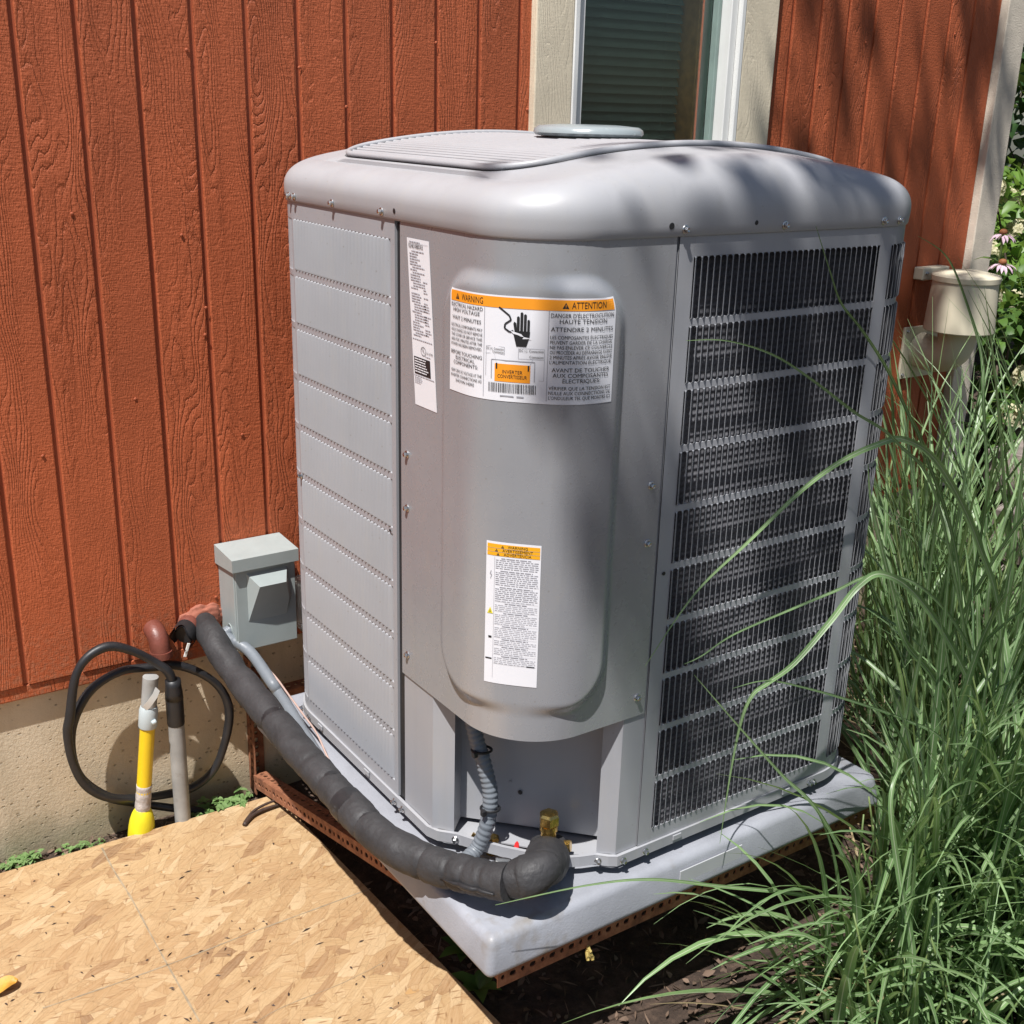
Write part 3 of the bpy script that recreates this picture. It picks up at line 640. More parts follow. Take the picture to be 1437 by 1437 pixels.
# ------------------------------------------------------------------ printed labels on the cover
_fc = {}
def text_geo(txt, bold=0.0):
    bold = 0.0
    k = (txt, bold)
    if k in _fc: return _fc[k]
    cu = bpy.data.curves.new('t', 'FONT'); cu.body = txt; cu.size = 1; cu.offset = bold; cu.resolution_u = 2
    ob = bpy.data.objects.new('t', cu); COL.objects.link(ob); bpy.context.view_layer.update()
    me = bpy.data.meshes.new_from_object(ob.evaluated_get(bpy.context.evaluated_depsgraph_get()))
    vs = [(v.co.x, v.co.y) for v in me.vertices]; fs = [tuple(p.vertices) for p in me.polygons]
    bpy.data.objects.remove(ob); bpy.data.curves.remove(cu); bpy.data.meshes.remove(me)
    _fc[k] = (vs, fs); return vs, fs
class Label:
    """flat print laid out in (a: 0..1 across, b: 0..1 up) over a patch of the curved cover"""
    def __init__(s, s0, s1, z0, z1, skew=0, surf=cov): s.a = (s0, s1, z0, z1); s.surf = surf; s.skew = skew; s.m = {}
    def pt(s, a, b, off):
        s0, s1, z0, z1 = s.a; return s.surf(s0+(s1-s0)*a+s.skew*(1-b), z0+(z1-z0)*b, off)
    def mb(s, mat):
        if mat.name not in s.m: s.m[mat.name] = (MB(), mat)
        return s.m[mat.name][0]
    def rect(s, a0, a1, b0, b1, mat, off=.0010, n=None):
        n = n or max(1, int((a1-a0)*64)); nb = max(1, int((b1-b0)*60))
        s.mb(mat).grid(lambda a, b: s.pt(a, b, off), [a0+(a1-a0)*i/n for i in range(n+1)], [b0+(b1-b0)*i/nb for i in range(nb+1)])
    def poly(s, pts, mat, off=.0012): s.mb(mat).add([s.pt(a, b, off) for a, b in pts], [tuple(range(len(pts)))])
    def line(s, pts, wd, mat, off=.0012):
        s0, s1, z0, z1 = s.a; W, H = s1-s0, z1-z0
        for (a0, b0), (a1, b1) in zip(pts, pts[1:]):
            n = max(1, int(abs(a1-a0)*14))
            dx, dy = (a1-a0)*W, (b1-b0)*H; L = math.hypot(dx, dy); nx, ny = -dy/L*wd/2/W, dx/L*wd/2/H
            for i in range(n):
                p, q = i/n, (i+1)/n
                A = (a0+(a1-a0)*p, b0+(b1-b0)*p); B = (a0+(a1-a0)*q, b0+(b1-b0)*q)
                s.poly([(A[0]+nx, A[1]+ny), (A[0]-nx, A[1]-ny), (B[0]-nx, B[1]-ny), (B[0]+nx, B[1]+ny)], mat, off)
    def text(s, txt, a0, a1, b, h, mat, bold=.0, off=.0013, maxw=True, align='c'):
        s0, s1, z0, z1 = s.a; W, H = s1-s0, z1-z0
        vs, fs = text_geo(txt, bold); x0 = min(v[0] for v in vs); x1 = max(v[0] for v in vs)
        sy = h/.70/H*1.0; sx = h/.70/W; full = (x1-x0)*sx
        if full > (a1-a0): sx *= (a1-a0)/full; full = a1-a0
        st = {'c': (a0+a1)/2-full/2, 'l': a0, 'r': a1-full}[align]
        s.mb(mat).add([s.pt(st+(v[0]-x0)*sx, b+v[1]*sy, off) for v in vs], fs)
    def greek(s, a0, a1, b, h, mat, rr, off=.0012, ww=(.035, .11)):
        a = a0
        while a < a1-.012:
            w_ = min(rr.uniform(*ww), a1-a); s.rect(a, a+w_, b, b+h, mat, off, max(1, int(w_*20))); a += w_+.016
    def finish(s, name, label, parts):
        s0, s1, z0, z1 = s.a; W, H = s1-s0, z1-z0
        mb = MB(); rad = .004
        na, nb = 64, 48
        mb.grid(lambda a, b: s.pt(a, b, .0006), [i/na for i in range(na+1)], [i/nb for i in range(nb+1)])
        o = mb.build(name, M_LABEL, ac, True); o['label'] = label
        for k, (m, mt) in s.m.items():
            q_ = m.build(parts.get(mt.name, 'print'), mt, o); q_['kind'] = 'stuff'
        return o
def tri_sign(L, a, b, wa, hb, dark, mark=None):
    L.poly([(a-wa/2, b), (a+wa/2, b), (a, b+hb)], dark, .0012)
    L.rect(a-wa*.045, a+wa*.045, b+hb*.28, b+hb*.68, mark, .0015, 1); L.rect(a-wa*.05, a+wa*.05, b+hb*.12, b+hb*.21, mark, .0015, 1)
L = Label(.162, .401, .711, .850)
L.rect(.012, .988, .885, .985, M_ORANGE)
L.text('WARNING', .12, .275, .905, .0085, M_INK, .01); tri_sign(L, .078, .905, .034, .058, M_INK, M_ORANGE)
L.text('ATTENTION', .745, .93, .907, .0085, M_INK, .01); tri_sign(L, .715, .905, .034, .058, M_INK, M_ORANGE)
for a in (.285, .632): L.line([(a, .03), (a, .885)], .0006, M_GINK)
def column(a0, a1, items):
    for t, b, h, bold in items: L.text(t, a0, a1, b, h, M_INK, bold)
column(.018, .274, [('ELECTRICAL HAZARD', .835, .0052, .007), ('HIGH VOLTAGE', .785, .0052, .007), ('WAIT 2 MINUTES', .710, .0052, .007),
    ('ELECTRICAL COMPONENTS MAY', .640, .0042, 0), ('HOLD CHARGE. DO NOT REMOVE', .594, .0042, 0), ('THIS COVER OR SERVICE THIS', .548, .0042, 0), ('AREA FOR 2 MINUTES AFTER THE', .502, .0042, 0), ('POWER HAS BEEN REMOVED.', .456, .0042, 0),
    ('BEFORE TOUCHING', .375, .0050, .007), ('ELECTRICAL', .325, .0050, .007), ('COMPONENTS:', .275, .0050, .007), ('VERIFY ZERO DC VOLTAGE AT THE', .195, .0042, 0), ('INVERTER CONNECTIONS AS', .148, .0042, 0), ('SHOWN HERE', .100, .0042, 0)])
column(.642, .984, [("DANGER D'ÉLECTROCUTION", .822, .0056, .008), ('HAUTE TENSION', .768, .0056, .008), ('ATTENDRE 2 MINUTES', .694, .0056, .008),
    ('LES COMPOSANTES ÉLECTRIQUES', .622, .0046, .004), ('PEUVENT GARDER DE LA CHARGE.', .575, .0046, .004), ('NE PAS ENLEVER CE COUVERCLE', .528, .0046, .004), ('OU PROCÉDER AU DÉPANNAGE AVANT', .481, .0046, .004), ('2 MINUTES APRÈS AVOIR ENLEVÉ', .434, .0046, .004), ("L'ALIMENTATION ÉLECTRIQUE.", .387, .0046, .004),
    ('AVANT DE TOUCHER', .312, .0054, .007), ('AUX COMPOSANTES', .260, .0054, .007), ('ÉLECTRIQUES:', .208, .0054, .007), ('VÉRIFIER QUE LA TENSION EST', .140, .0046, .004), ('NULLE AUX CONNECTIONS DE', .093, .0046, .004), ("L'ONDULEUR TEL QUE MONTRÉ ICI", .046, .0046, .004)])
# hand, cable and spark pictogram
def H_(u, v): return (.410+u*.125, .535+v*.33)
hand = [(.42, .0), (.85, .0), (.98, .28), (1.0, .44), (.33, .44), (.30, .30)]
L.poly([H_(*p) for p in hand], M_INK)
for u0, u1, t in ((.42, .54, .86), (.57, .69, .98), (.72, .84, .93), (.87, .98, .78)):
    L.poly([H_(u0, .40), H_(u1, .40), H_(u1, t-.03), H_((u0+u1)/2, t), H_(u0, t-.03)], M_INK)
L.poly([H_(.33, .42), H_(.44, .30), H_(.40, .66), H_(.31, .70), H_(.27, .64)], M_INK)
L.line([H_(-.35, 1.08), H_(.10, .86), H_(.17, .74), H_(-.08, .62), H_(-.10, .50), H_(.12, .40), H_(.28, .44)], .0022, M_INK, .0013)
L.poly([H_(.15, .44), H_(.62, .36), H_(.56, .30), H_(1.1, .24), H_(.68, .22), H_(.74, .28), H_(.28, .36)], M_LABEL, .0017)
# wiring diagram
L.line([(.298, .235), (.298, .52), (.40, .52), (.40, .45), (.298, .45)], .0004, M_GINK); L.line([(.475, .52), (.615, .52), (.615, .42), (.475, .42), (.475, .52)], .0004, M_GINK); L.line([(.615, .42), (.615, .22), (.59, .22)], .0004, M_GINK)
L.text('DC (+)  Connection', .302, .396, .487, .0034, M_INK); L.text('Connexion', .335, .396, .458, .0034, M_INK); L.text('DC (-)  Connection', .480, .610, .487, .0034, M_INK); L.text('Connexion', .535, .610, .432, .0034, M_INK)
L.line([(.330, .215), (.330, .395), (.565, .395), (.565, .205)], .0010, M_GINK); L.line([(.345, .45), (.360, .35)], .0003, M_GINK); L.line([(.555, .42), (.535, .35)], .0003, M_GINK)
L.rect(.348, .542, .190, .360, M_ORANGE); L.rect(.355, .363, .310, .365, M_INK, .0014, 1); L.rect(.528, .536, .305, .360, M_INK, .0014, 1)
L.text('INVERTER', .39, .50, .270, .0048, M_INK, .007); L.text('CONVERTISSEUR', .365, .525, .225, .0048, M_INK, .007)
rr = random.Random(4); a = .315
while a < .575: w_ = rr.choice((.0022, .0035, .005)); L.rect(a, a+w_, .085, .175, M_INK, .0012, 1); a += w_+rr.choice((.0025, .004, .006))
L.greek(.38, .51, .045, .014, M_GINK, rr)
L.finish('warning_label', 'large white and orange bilingual electrical warning label', {'orange_label_print': 'header_band', 'black_ink': 'lettering', 'grey_ink': 'diagram_lines', 'white_label_vinyl': 'spark_mark'})
L = Label(.239, .314, .295, .512)
L.rect(.02, .98, .905, .985, M_AMBER)
for t, b in (('WARNING', .962), ('AVERTISSEMENT', .936), ('ADVERTENCIA', .910)):
    L.text(t, .27, .88, b, .0040, M_INK, .015); 
for a, b in ((.30, .960), (.19, .934), (.22, .908)): tri_sign(L, a, b, .055, .020, M_INK, M_AMBER)
for b in (.931, .957): L.line([(.02, b), (.98, b)], .0004, M_GINK)
L.line([(.16, .04), (.16, .90)], .0003, M_GINK)
rr = random.Random(8); b = .888; k = 0
for n, head in ((5, .25), (7, .22), (7, .2), (4, .45), (6, .4), (6, .35), (3, .35), (4, .35), (4, .35)):
    L.greek(.18+head*.4, .95-head*.4, b, .0045, M_GINK, rr, ww=(.05, .16)); b -= .0125
    for i in range(n): L.greek(.18, rr.uniform(.72, .97) if i == n-1 else .96, b, .0030 if b < .6 else .0040, M_GINK, rr, ww=(.03, .12)); b -= .0128 if b < .6 else .0138
    b -= .004
    if b < .62: L.line([(.17, b+.012), (.97, b+.012)], .0002, M_GINK)
L.poly([(.04, .50), (.15, .50), (.095, .545)], M_YINK); L.poly([(.085, .508), (.105, .508), (.095, .530)], M_INK, .0014)
L.line([(.10, .80), (.08, .775), (.11, .775), (.09, .745)], .0008, M_GINK); L.rect(.07, .13, .325, .34, M_INK); L.rect(.02, .14, .172, .182, M_INK); L.rect(.80, .95, .142, .150, M_INK)
L.finish('caution_label', 'narrow white caution label with amber header', {'amber_label_print': 'header_band', 'black_ink': 'lettering', 'grey_ink': 'small_print', 'yellow_ink': 'yellow_triangle'})
L = Label(.021, .083, .663, .901, .024)
rr = random.Random(5)
L.text('024E18BD03', .08, .72, .945, .0062, M_INK, .01)
L.line([(.05, .975), (.95, .975)], .0004, M_GINK)
b = .978
L.greek(.12, .6, .978, .006, M_GINK, rr)
b = .925
while b > .42:
    k = rr.random()
    if k < .5: L.greek(.10, rr.uniform(.4, .6), b, .0065, M_GINK, rr, ww=(.05, .2)); 
    if b < .80 and rr.random() < .75: L.greek(.66, rr.uniform(.8, .94), b, .0060, M_GINK, rr, ww=(.06, .12))
    if k > .6: L.greek(.2, .75, b, .006, M_GINK, rr, ww=(.05, .15))
    b -= .0155
L.greek(.05, .95, .405, .005, M_GINK, rr)
cir = [(.52+.11*math.cos(t*math.pi/12), .345+.026*math.sin(t*math.pi/12)) for t in range(25)]; L.line(cir, .0008, M_INK)
L.text('U', .46, .53, .345, .0045, M_INK, .02); L.text('L', .53, .58, .335, .0045, M_INK, .02); L.text('US LISTED', .66, .95, .335, .003, M_INK)
L.greek(.6, .85, .315, .005, M_GINK, rr)
L.rect(.06, .80, .195, .300, M_INK, .0010)
for i in range(6): L.greek(.10, rr.uniform(.55, .76), .285-.0155*i, .007, M_LABEL, rr, .0014, (.06, .2))
L.greek(.04, .96, .184, .005, M_GINK, rr)
for i in range(4): L.greek(.06, rr.uniform(.3, .42), .172-.011*i, .004, M_GINK, rr)
L.finish('rating_plate', 'tall narrow white rating plate with small black print', {'black_ink': 'lettering', 'grey_ink': 'small_print', 'white_label_vinyl': 'reversed_print'})

# ------------------------------------------------------------------ service valves, red wire, insulation end (parts of the unit)
def onp(px, off): return hitp(px, RP0+RN*off, RN)
v1 = onp((770, 1165), .056)
val = link('service_valve', None, ac); val.empty_display_size = .02
hx = MB(); hx.lathe([(.013, .010), (.0165, .013), (.0165, .028), (.0135, .032), (.004, .0335)], 6, Matrix.Translation(v1)); hx.build('hex_cap', M_BRASS, val)
MB().lathe([(.0125, -.045), (.0125, .0), (.0145, .002), (.0145, .011)], 20, Matrix.Translation(v1)).build('valve_body', M_BRASS, val, True, 40)
st = v1+Vector((0, 0, -.028)); e = onp((801, 1187), .056)
MB().tube([st+Vector((0, 0, .0)), st.lerp(e, .72)], .007, 12).build('service_port', M_BRASS, val, True, 40)
dd = (e-st).normalized(); MB().tube([st.lerp(e, .70), e], .0095, 8).build('port_cap', M_BRASS, val)
v2 = onp((690, 1195), .034)
va2 = link('service_valve', None, ac); va2.empty_display_size = .02
MB().lathe([(.010, -.03), (.010, .012), (.013, .014), (.013, .026), (.010, .029)], 6, Matrix.Translation(v2)).build('hex_cap', M_BRASS, va2)
e2 = onp((660, 1174), .032); MB().tube([v2, v2.lerp(e2, .85)], .006, 10).tube([v2.lerp(e2, .8), e2], .009, 8).build('service_port', M_BRASS, va2)
rw = [onp((724, 1197), .052), onp((725, 1188), .040), onp((727, 1176), .004), onp((727, 1174), -.004)]
MB().tube(spline(rw, 4), .0048, 8).build('red_wire', M_RED, ac, True)
wc = onp((706, 1208), .052); MB().box(-.012, .012, -.002, .002, -.016, .006, .0008, 1, Matrix.Translation(wc) @ Matrix.Rotation(-.75, 4, 'Z')).build('white_tag', M_TAPEW, ac)
hc = onp((727, 1178), .0018); MB().lathe([(.010, 0), (.008, .001)], 14, Matrix.Translation(hc) @ RN.to_track_quat('Z', 'Y').to_matrix().to_4x4()).build('wire_hole', M_BLACK, ac)
hc = onp((696, 1180), .0018); MB().lathe([(.011, 0), (.009, .001)], 14, Matrix.Translation(hc) @ RN.to_track_quat('Z', 'Y').to_matrix().to_4x4() @ Matrix.Diagonal((1, 1.6, 1, 1))).build('pipe_hole', M_BLACK, ac)

# ------------------------------------------------------------------ pad
PX0, PX1, PY0, PY1, PZ0, PZ1 = .388, 1.268, -1.030, -.150, -.138, -.0742
bm = bmesh.new(); bmesh.ops.create_cube(bm, size=1)
for v in bm.verts:
    v.co = Vector(((PX0+PX1)/2+v.co.x*(PX1-PX0), (PY0+PY1)/2+v.co.y*(PY1-PY0), (PZ0+PZ1)/2+v.co.z*(PZ1-PZ0)))
    if v.co.z > -.1:
        v.co.x += .010*(1 if v.co.x < .8 else -1); v.co.y += .012*(1 if v.co.y < -.6 else -1)
bmesh.ops.bevel(bm, geom=[e for e in bm.edges], offset=.013, segments=5, profile=.5, affect='EDGES')
me = bpy.data.meshes.new('equipment_pad'); bm.to_mesh(me); bm.free(); me.materials.append(M_PAD); me.polygons.foreach_set('use_smooth', [True]*len(me.polygons)); me.set_sharp_from_angle(angle=math.radians(50))
pad = tag(link('equipment_pad', me), 'light grey moulded plastic pad beneath the air conditioner', 'equipment pad')
MB().box(.765, .905, PY0+.0075, PY0+.0095, -.118, -.092, .0006, 1, Matrix.Translation((0, -.0035, 0))).build('plain_sticker', pmat('pale_grey_sticker', (.44, .45, .47), .5, .04), pad)

# ------------------------------------------------------------------ rusty slotted-angle bracket
br = thing('steel_bracket', 'rusty slotted steel angle bracket holding the plastic pad off the soil', 'bracket', (.44, .02, -.40))
def slotted(mb, p0, p1, wdir, wd, th, ndir, pitch=.0185, slot=(.0120, .0088), stagger=True):
    # flat bar p0->p1 (centre line of one edge), width along wdir, with real slots; built from strips around each slot
    p0, p1 = Vector(p0), Vector(p1); wdir = Vector(wdir).normalized(); ndir = Vector(ndir).normalized(); d = p1-p0; Ln = d.length; d.normalize(); n = int(Ln/pitch)
    def bar(a0, a1, b0, b1):
        c = [p0+d*a+wdir*b+ndir*t for t in (0, th) for b in (b0, b1) for a in (a0, a1)]
        mb.add(c, [(0, 1, 3, 2), (4, 6, 7, 5), (0, 4, 5, 1), (2, 3, 7, 6), (0, 2, 6, 4), (1, 5, 7, 3)])
    bc = wd*.52
    bar(0, Ln, 0, bc-slot[1]/2-.0002); 
    bar(0, Ln, bc+slot[1]/2+.0002, wd)
    a = 0
    for i in range(n):
        c = (i+.5)*pitch; s_ = slot[0] if i % 2 else slot[0]*.62
        # octagonal slot ends: web pieces with chamfered corners
        bar(a, c-s_/2, bc-slot[1]/2, bc+slot[1]/2); a = c+s_/2
        for sg, e0 in ((1, c-s_/2), (-1, c+s_/2)):
            for sb in (1, -1):
                k = [p0+d*e0+wdir*(bc+sb*slot[1]/2), p0+d*(e0+sg*slot[1]*.3)+wdir*(bc+sb*slot[1]/2), p0+d*e0+wdir*(bc+sb*slot[1]*.2)]
                mb.add([q+ndir*t for t in (0, th) for q in k], [(0, 1, 2), (3, 5, 4), (1, 4, 5, 2)])
    bar(a, Ln, bc-slot[1]/2, bc+slot[1]/2)
def angle(name, p0, p1, w1, w2, wd=.036, th=.0022, **k):
    mb = MB(); w1, w2 = Vector(w1), Vector(w2)
    slotted(mb, p0, p1, w1, wd, th, w2, **k); slotted(mb, Vector(p0)+w2*(th+.0003), Vector(p1)+w2*(th+.0003), w2, wd-th, th, w1, **k)
    return mb.build(name, M_RUST, br)
angle('front_rail', (.418, -1.012, -.1395), (1.275, -1.012, -.1395), (0, 0, -1), (0, 1, 0), wd=.034)
angle('side_arm', (.425, .018, -.1395), (.425, -1.008, -.1395), (0, 0, -1), (1, 0, 0), wd=.03)
angle('side_arm', (1.25, .018, -.1395), (1.25, -1.008, -.1395), (0, 0, -1), (-1, 0, 0), wd=.03)
angle('wall_post', (.437, .0195, -.055), (.437, .0195, -.385), (1, 0, 0), (0, -1, 0), wd=.036)
angle('wall_post', (1.26, .0195, -.055), (1.26, .0195, -.385), (-1, 0, 0), (0, -1, 0), wd=.036)
angle('wall_rail', (.46, -.030, -.1395), (1.25, -.030, -.1395), (0, 0, -1), (0, 1, 0), wd=.034)
A = Vector((.434, -.012, -.335)); B = Vector((.470, -.86, -.166)); D_ = (B-A).normalized(); side = Vector((1, 0, 0)); side = (side-D_*side.dot(D_)).normalized(); upv = side.cross(D_); upv = upv if upv.z > 0 else -upv
angle('diagonal_brace', A, B, -upv, side, wd=.030)
A2 = A+Vector((.836, 0, 0)); B2 = Vector((1.235, -.86, -.166)); angle('diagonal_brace', A2, B2, -upv, -side, wd=.030)
dl = hit((826, 1335), 1, -1.0145); lf = MB()
for i in range(6):
    a = R.uniform(0, 6); lf.tube([dl+Vector((R.uniform(-.006, .006), -.001, R.uniform(-.004, .012))), dl+Vector((R.uniform(-.009, .009), -.006, R.uniform(-.016, .004)))], .0028, 5)
tag(lf.build('dry_fragment', pmat('straw_fragment', (.50, .38, .12), .8, .3, 80)), 'small straw-coloured plant fragment caught on the slotted front rail', 'plant fragment')

# ------------------------------------------------------------------ oriented strand board with marks and litter
OZ = -.360
def oz(px): return hit(px, 2, OZ)
OC = [Vector((-1.75, .018)), Vector((.458, -.072)), Vector((.517, -1.30)), Vector((-1.70, -1.25))]
ob = MB(); ob.add([(p.x, p.y, z) for z in (OZ-.016, OZ) for p in OC], [(3, 2, 1, 0), (4, 5, 6, 7), (0, 1, 5, 4), (1, 2, 6, 5), (2, 3, 7, 6), (3, 0, 4, 7)])
osb_o = tag(ob.build('strand_board', M_OSB), 'large bare oriented strand board laid flat on the soil', 'wooden board')
def mark(pts, wd):
    m = MB()
    P = [oz(p) for p in pts]; P = spline(P, 5)
    for i in range(len(P)-1):
        d = (P[i+1]-P[i]).normalized(); n = Vector((-d.y, d.x, 0))*wd/2*R.uniform(.6, 1.2)
        m.add([P[i]+n+Vector((0, 0, .0006)), P[i]-n+Vector((0, 0, .0006)), P[i+1]-n+Vector((0, 0, .0006)), P[i+1]+n+Vector((0, 0, .0006))], [(0, 1, 2, 3)])
    m.build('pencil_line', M_MARK, osb_o)
mark([(143, 1190), (160, 1222), (185, 1262), (215, 1318), (245, 1372), (280, 1434)], .0034)
mark([(60, 1415), (150, 1385), (260, 1345), (350, 1310), (480, 1262), (520, 1247)], .0026)
mark([(360, 1434), (400, 1412), (480, 1380), (540, 1350)], .0012)
# ------------------------------------------------------------------ small litter on the board
lm = MB(); c0 = hit((14, 1386), 2, OZ+.002)
lm.grid(lambda a, b: c0+Vector((.028*a-.014, .017*b*(1-a*a)**.5 if abs(a) < 1 else 0, .004+.007*b*b+.004*math.sin(a*3))), [-1+i*.2 for i in range(11)], [-1, -.5, 0, .5, 1])
tag(lm.build('fallen_leaf', M_YLEAF, None, True), 'curled yellow-brown fallen leaf lying on the strand board', 'leaf')
tw = [oz((343, 1160))+Vector((0, 0, .004)), oz((355, 1148))+Vector((0, 0, .007)), oz((372, 1140))+Vector((0, 0, .008)), oz((397, 1131))+Vector((0, 0, .006))]
t2 = [p+Vector((.004, .008, .003*i)) for i, p in enumerate(tw)]
tag(MB().tube(spline(tw, 5), lambda t: .005-.002*t, 7).tube(spline(t2, 5), lambda t: .0035-.001*t, 6).build('dark_twig', M_TWIG, None, True), 'dark brown split twig lying on the strand board corner', 'twig')
cr = MB()
for i in range(90):
    p = oz((R.uniform(0, 560), R.uniform(1180, 1437)))
    if p.x > .42: continue
    a = R.uniform(0, 6.28); l = R.uniform(.002, .006)*(2 if R.random() < .15 else 1); d = Vector((math.cos(a), math.sin(a), 0)); n = Vector((-d.y, d.x, 0))*R.uniform(.001, .002)
    cr.add([p-d*l+Vector((0, 0, .0008)), p+n+Vector((0, 0, .0022)), p+d*l+Vector((0, 0, .0008)), p-n+Vector((0, 0, .0015))], [(0, 1, 2, 3)])
o = cr.build('board_crumbs', M_TWIG); o['kind'] = 'stuff'; o['label'] = 'dark crumbs of bark scattered on the strand board'; o['category'] = 'crumbs'

# ------------------------------------------------------------------ disconnect box
dx0, dx1, dz0, dz1, dy = .386, .519, .008, .200, -.088
db = thing('disconnect_box', 'small grey electrical disconnect box on the red siding', 'electrical box', ((dx0+dx1)/2, 0, dz0))
MB().box(dx0, dx1, dy+.004, -.001, dz0, dz1, .002, 2).build('body', M_BOX, db)
MB().box(dx0+.003, dx1-.001, dy, dy+.0035, dz0+.001, dz1-.012, .0012, 2).build('door', M_BOX, db)
hb = MB(); x0, x1 = dx0-.006, dx1+.004; yf = dy-.010
vs = [(x0, yf, .188), (x1, yf, .188), (x1, -.001, .178), (x0, -.001, .178), (x0, yf, .214), (x1, yf, .214), (x1, -.001, .219), (x0, -.001, .219)]
hb.add(vs, [(3, 2, 1, 0), (4, 5, 6, 7), (0, 1, 5, 4), (1, 2, 6, 5), (2, 3, 7, 6), (3, 0, 4, 7)]); hood = hb.build('hood', M_BOX, db)
def df(u, v, o): return (dx0+(dx1-dx0)*u, dy-.0002-o, dz0+(dz1-dz0)*v)
wg = MB(); oc = [(.20, .88), (.86, .88), (.92, .55), (.83, .33), (.20, .33)]
ic = [(.33, .76), (.76, .76), (.84, .55)]
V = [df(*p, 0) for p in oc]+[df(*ic[0], .026), df(*ic[1], .026), df(*ic[2], .013)]
wg.add(V, [(0, 1, 6, 5), (1, 2, 7, 6), (2, 3, 7), (3, 4, 5, 6, 7), (4, 0, 5)]); wg.build('handle_cover', M_BOX, db)
tb = MB().box(.449, .467, -.040, -.034, -.012, dz0+.001, .0015).build('hasp_tab', M_STEEL, db)
kn = MB().lathe([(.014, 0), (.014, .0012), (.011, .0014), (.010, .0008)], 18, Matrix.Translation((dx0, -.05, .045)) @ Matrix.Rotation(-math.pi/2, 4, 'Y')).build('knockout', M_BOX, db, True, 40)

# ------------------------------------------------------------------ clear outlet cover beside the box
ck = thing('outlet_cover', 'clear ribbed plastic outlet cover behind the grey disconnect box', 'outlet cover', (.575, 0, .03))
MB().box(.545, .615, -.055, -.001, .0, .115, .006, 3).build('clear_shell', M_CLEAR, ck)
MB().box(.555, .605, -.022, -.0012, .012, .10, .002).build('outlet_plate', M_TAPEW, ck)
rbm = MB(); [rbm.box(.546, .614, -.0585, -.0555, .015+i*.022, .023+i*.022, .001) for i in range(4)]; rbm.build('rib', M_CLEAR, ck)

# ------------------------------------------------------------------ insulated line set
Z = lambda px, z: hit(px, 2, z)
pth = [(.352, .03, .056), (.345, -.025, .050), Z((300, 897), .042), Z((330, 945), .005), Z((385, 1012), -.018), Z((440, 1077), -.032), Z((490, 1132), -.038), Z((540, 1180), -.042), Z((600, 1211), -.042), Z((660, 1229), -.028), Z((716, 1238), -.010)]
SP = spline(pth, 10); n = len(SP)
LS = thing('insulated_pipe', 'black foam insulated refrigerant pipe running from the siding to the unit', 'pipe', tuple(SP[0]))
cuts = [0, .40, .545, .655, .80, 1.0]
def rad(tt):
    r = .0262+.0025*min(1, tt*2.5)
    for c in (.30, .40, .50, .545, .655, .80, .86, .90, .94): r -= .0026*math.exp(-((tt-c)/.0045)**2)
    for c in (.35, .62, .74): r += .0012*math.exp(-((tt-c)/.03)**2)
    return r
import bisect
for i in range(len(cuts)-1):
    a, b_ = cuts[i], cuts[i+1]; m = 46
    def at(t):
        f = t*(n-1); k = min(int(f), n-2); return SP[k].lerp(SP[k+1], f-k)
    ts = [a+(b_-a)*j/m for j in range(m+1)]
    MB().tube([at(t) for t in ts], lambda q, a=a, b_=b_: rad(a+(b_-a)*q), 32, True).wobble(.0030, 22, .0007, 95).build('foam_sleeve', M_FOAM, LS, True, 60)
# elbow of foam turning up to the valve
e0 = at(.985); e1 = Z((740, 1230), -.002); e2 = Z((762, 1219), .006); e3 = v1+Vector((-.006, -.008, -.040)); e4 = v1+Vector((0, .002, -.018))
MB().tube(spline([e0, e0.lerp(e1, .6), e1, e2, e2.lerp(e3, .12)], 8), lambda t: .0150+.0178*math.sin(math.pi*min(1, .12+t*.80)), 28).wobble(.0030, 25, .0006, 95).build('foam_elbow', M_FOAM, LS, True)
MB().tube(spline([e1.lerp(e2, .75), e2.lerp(e3, .35), e3, e4], 8), lambda t: .0140+.0215*math.sin(math.pi*min(1, .20+t*.60)), 28).wobble(.0030, 25, .0006, 95).build('foam_collar', M_FOAM, LS, True)
# split seam in the foam and tape
sm_ = []
for i in range(22):
    t = .855+.125*i/21; p = at(t); d = (at(min(1, t+.01))-at(t-.01)).normalized(); s_ = d.cross(Vector((0, 0, 1))).normalized()
    if s_.dot(CAM-p) < 0: s_ = -s_
    ang = .16-.30*i/21; v = (s_*math.cos(ang)+Vector((0, 0, 1))*math.sin(ang)); sm_.append(p+v*(rad(t)+.0020))
MB().tube(sm_, lambda t: .0006+.0048*math.sin(math.pi*min(1, t*.9))**1.5, 8).build('split_seam', M_BLACK, LS, True)
for t in (.40, .545, .655):
    ps = [at(t-.004), at(t), at(t+.004)]; MB().tube(ps, .0268, 22, False).build('joint_band', M_BLACK, LS, True)
ps = [at(.60-.012), at(.60), at(.60+.012)]; MB().tube(ps, .0300, 24, False).build('tape_wrap', M_BLACK, LS, True)
tpt = (e0.lerp(e1, .6)); 
for dz, dy_ in ((.012, -.022), (-.012, -.024)): MB().tube([tpt+Vector((.000, dy_, dz)), tpt+Vector((.004, dy_-.001, dz-.008))], .0022, 6).build('glue_fleck', M_TAPEW, LS, True)

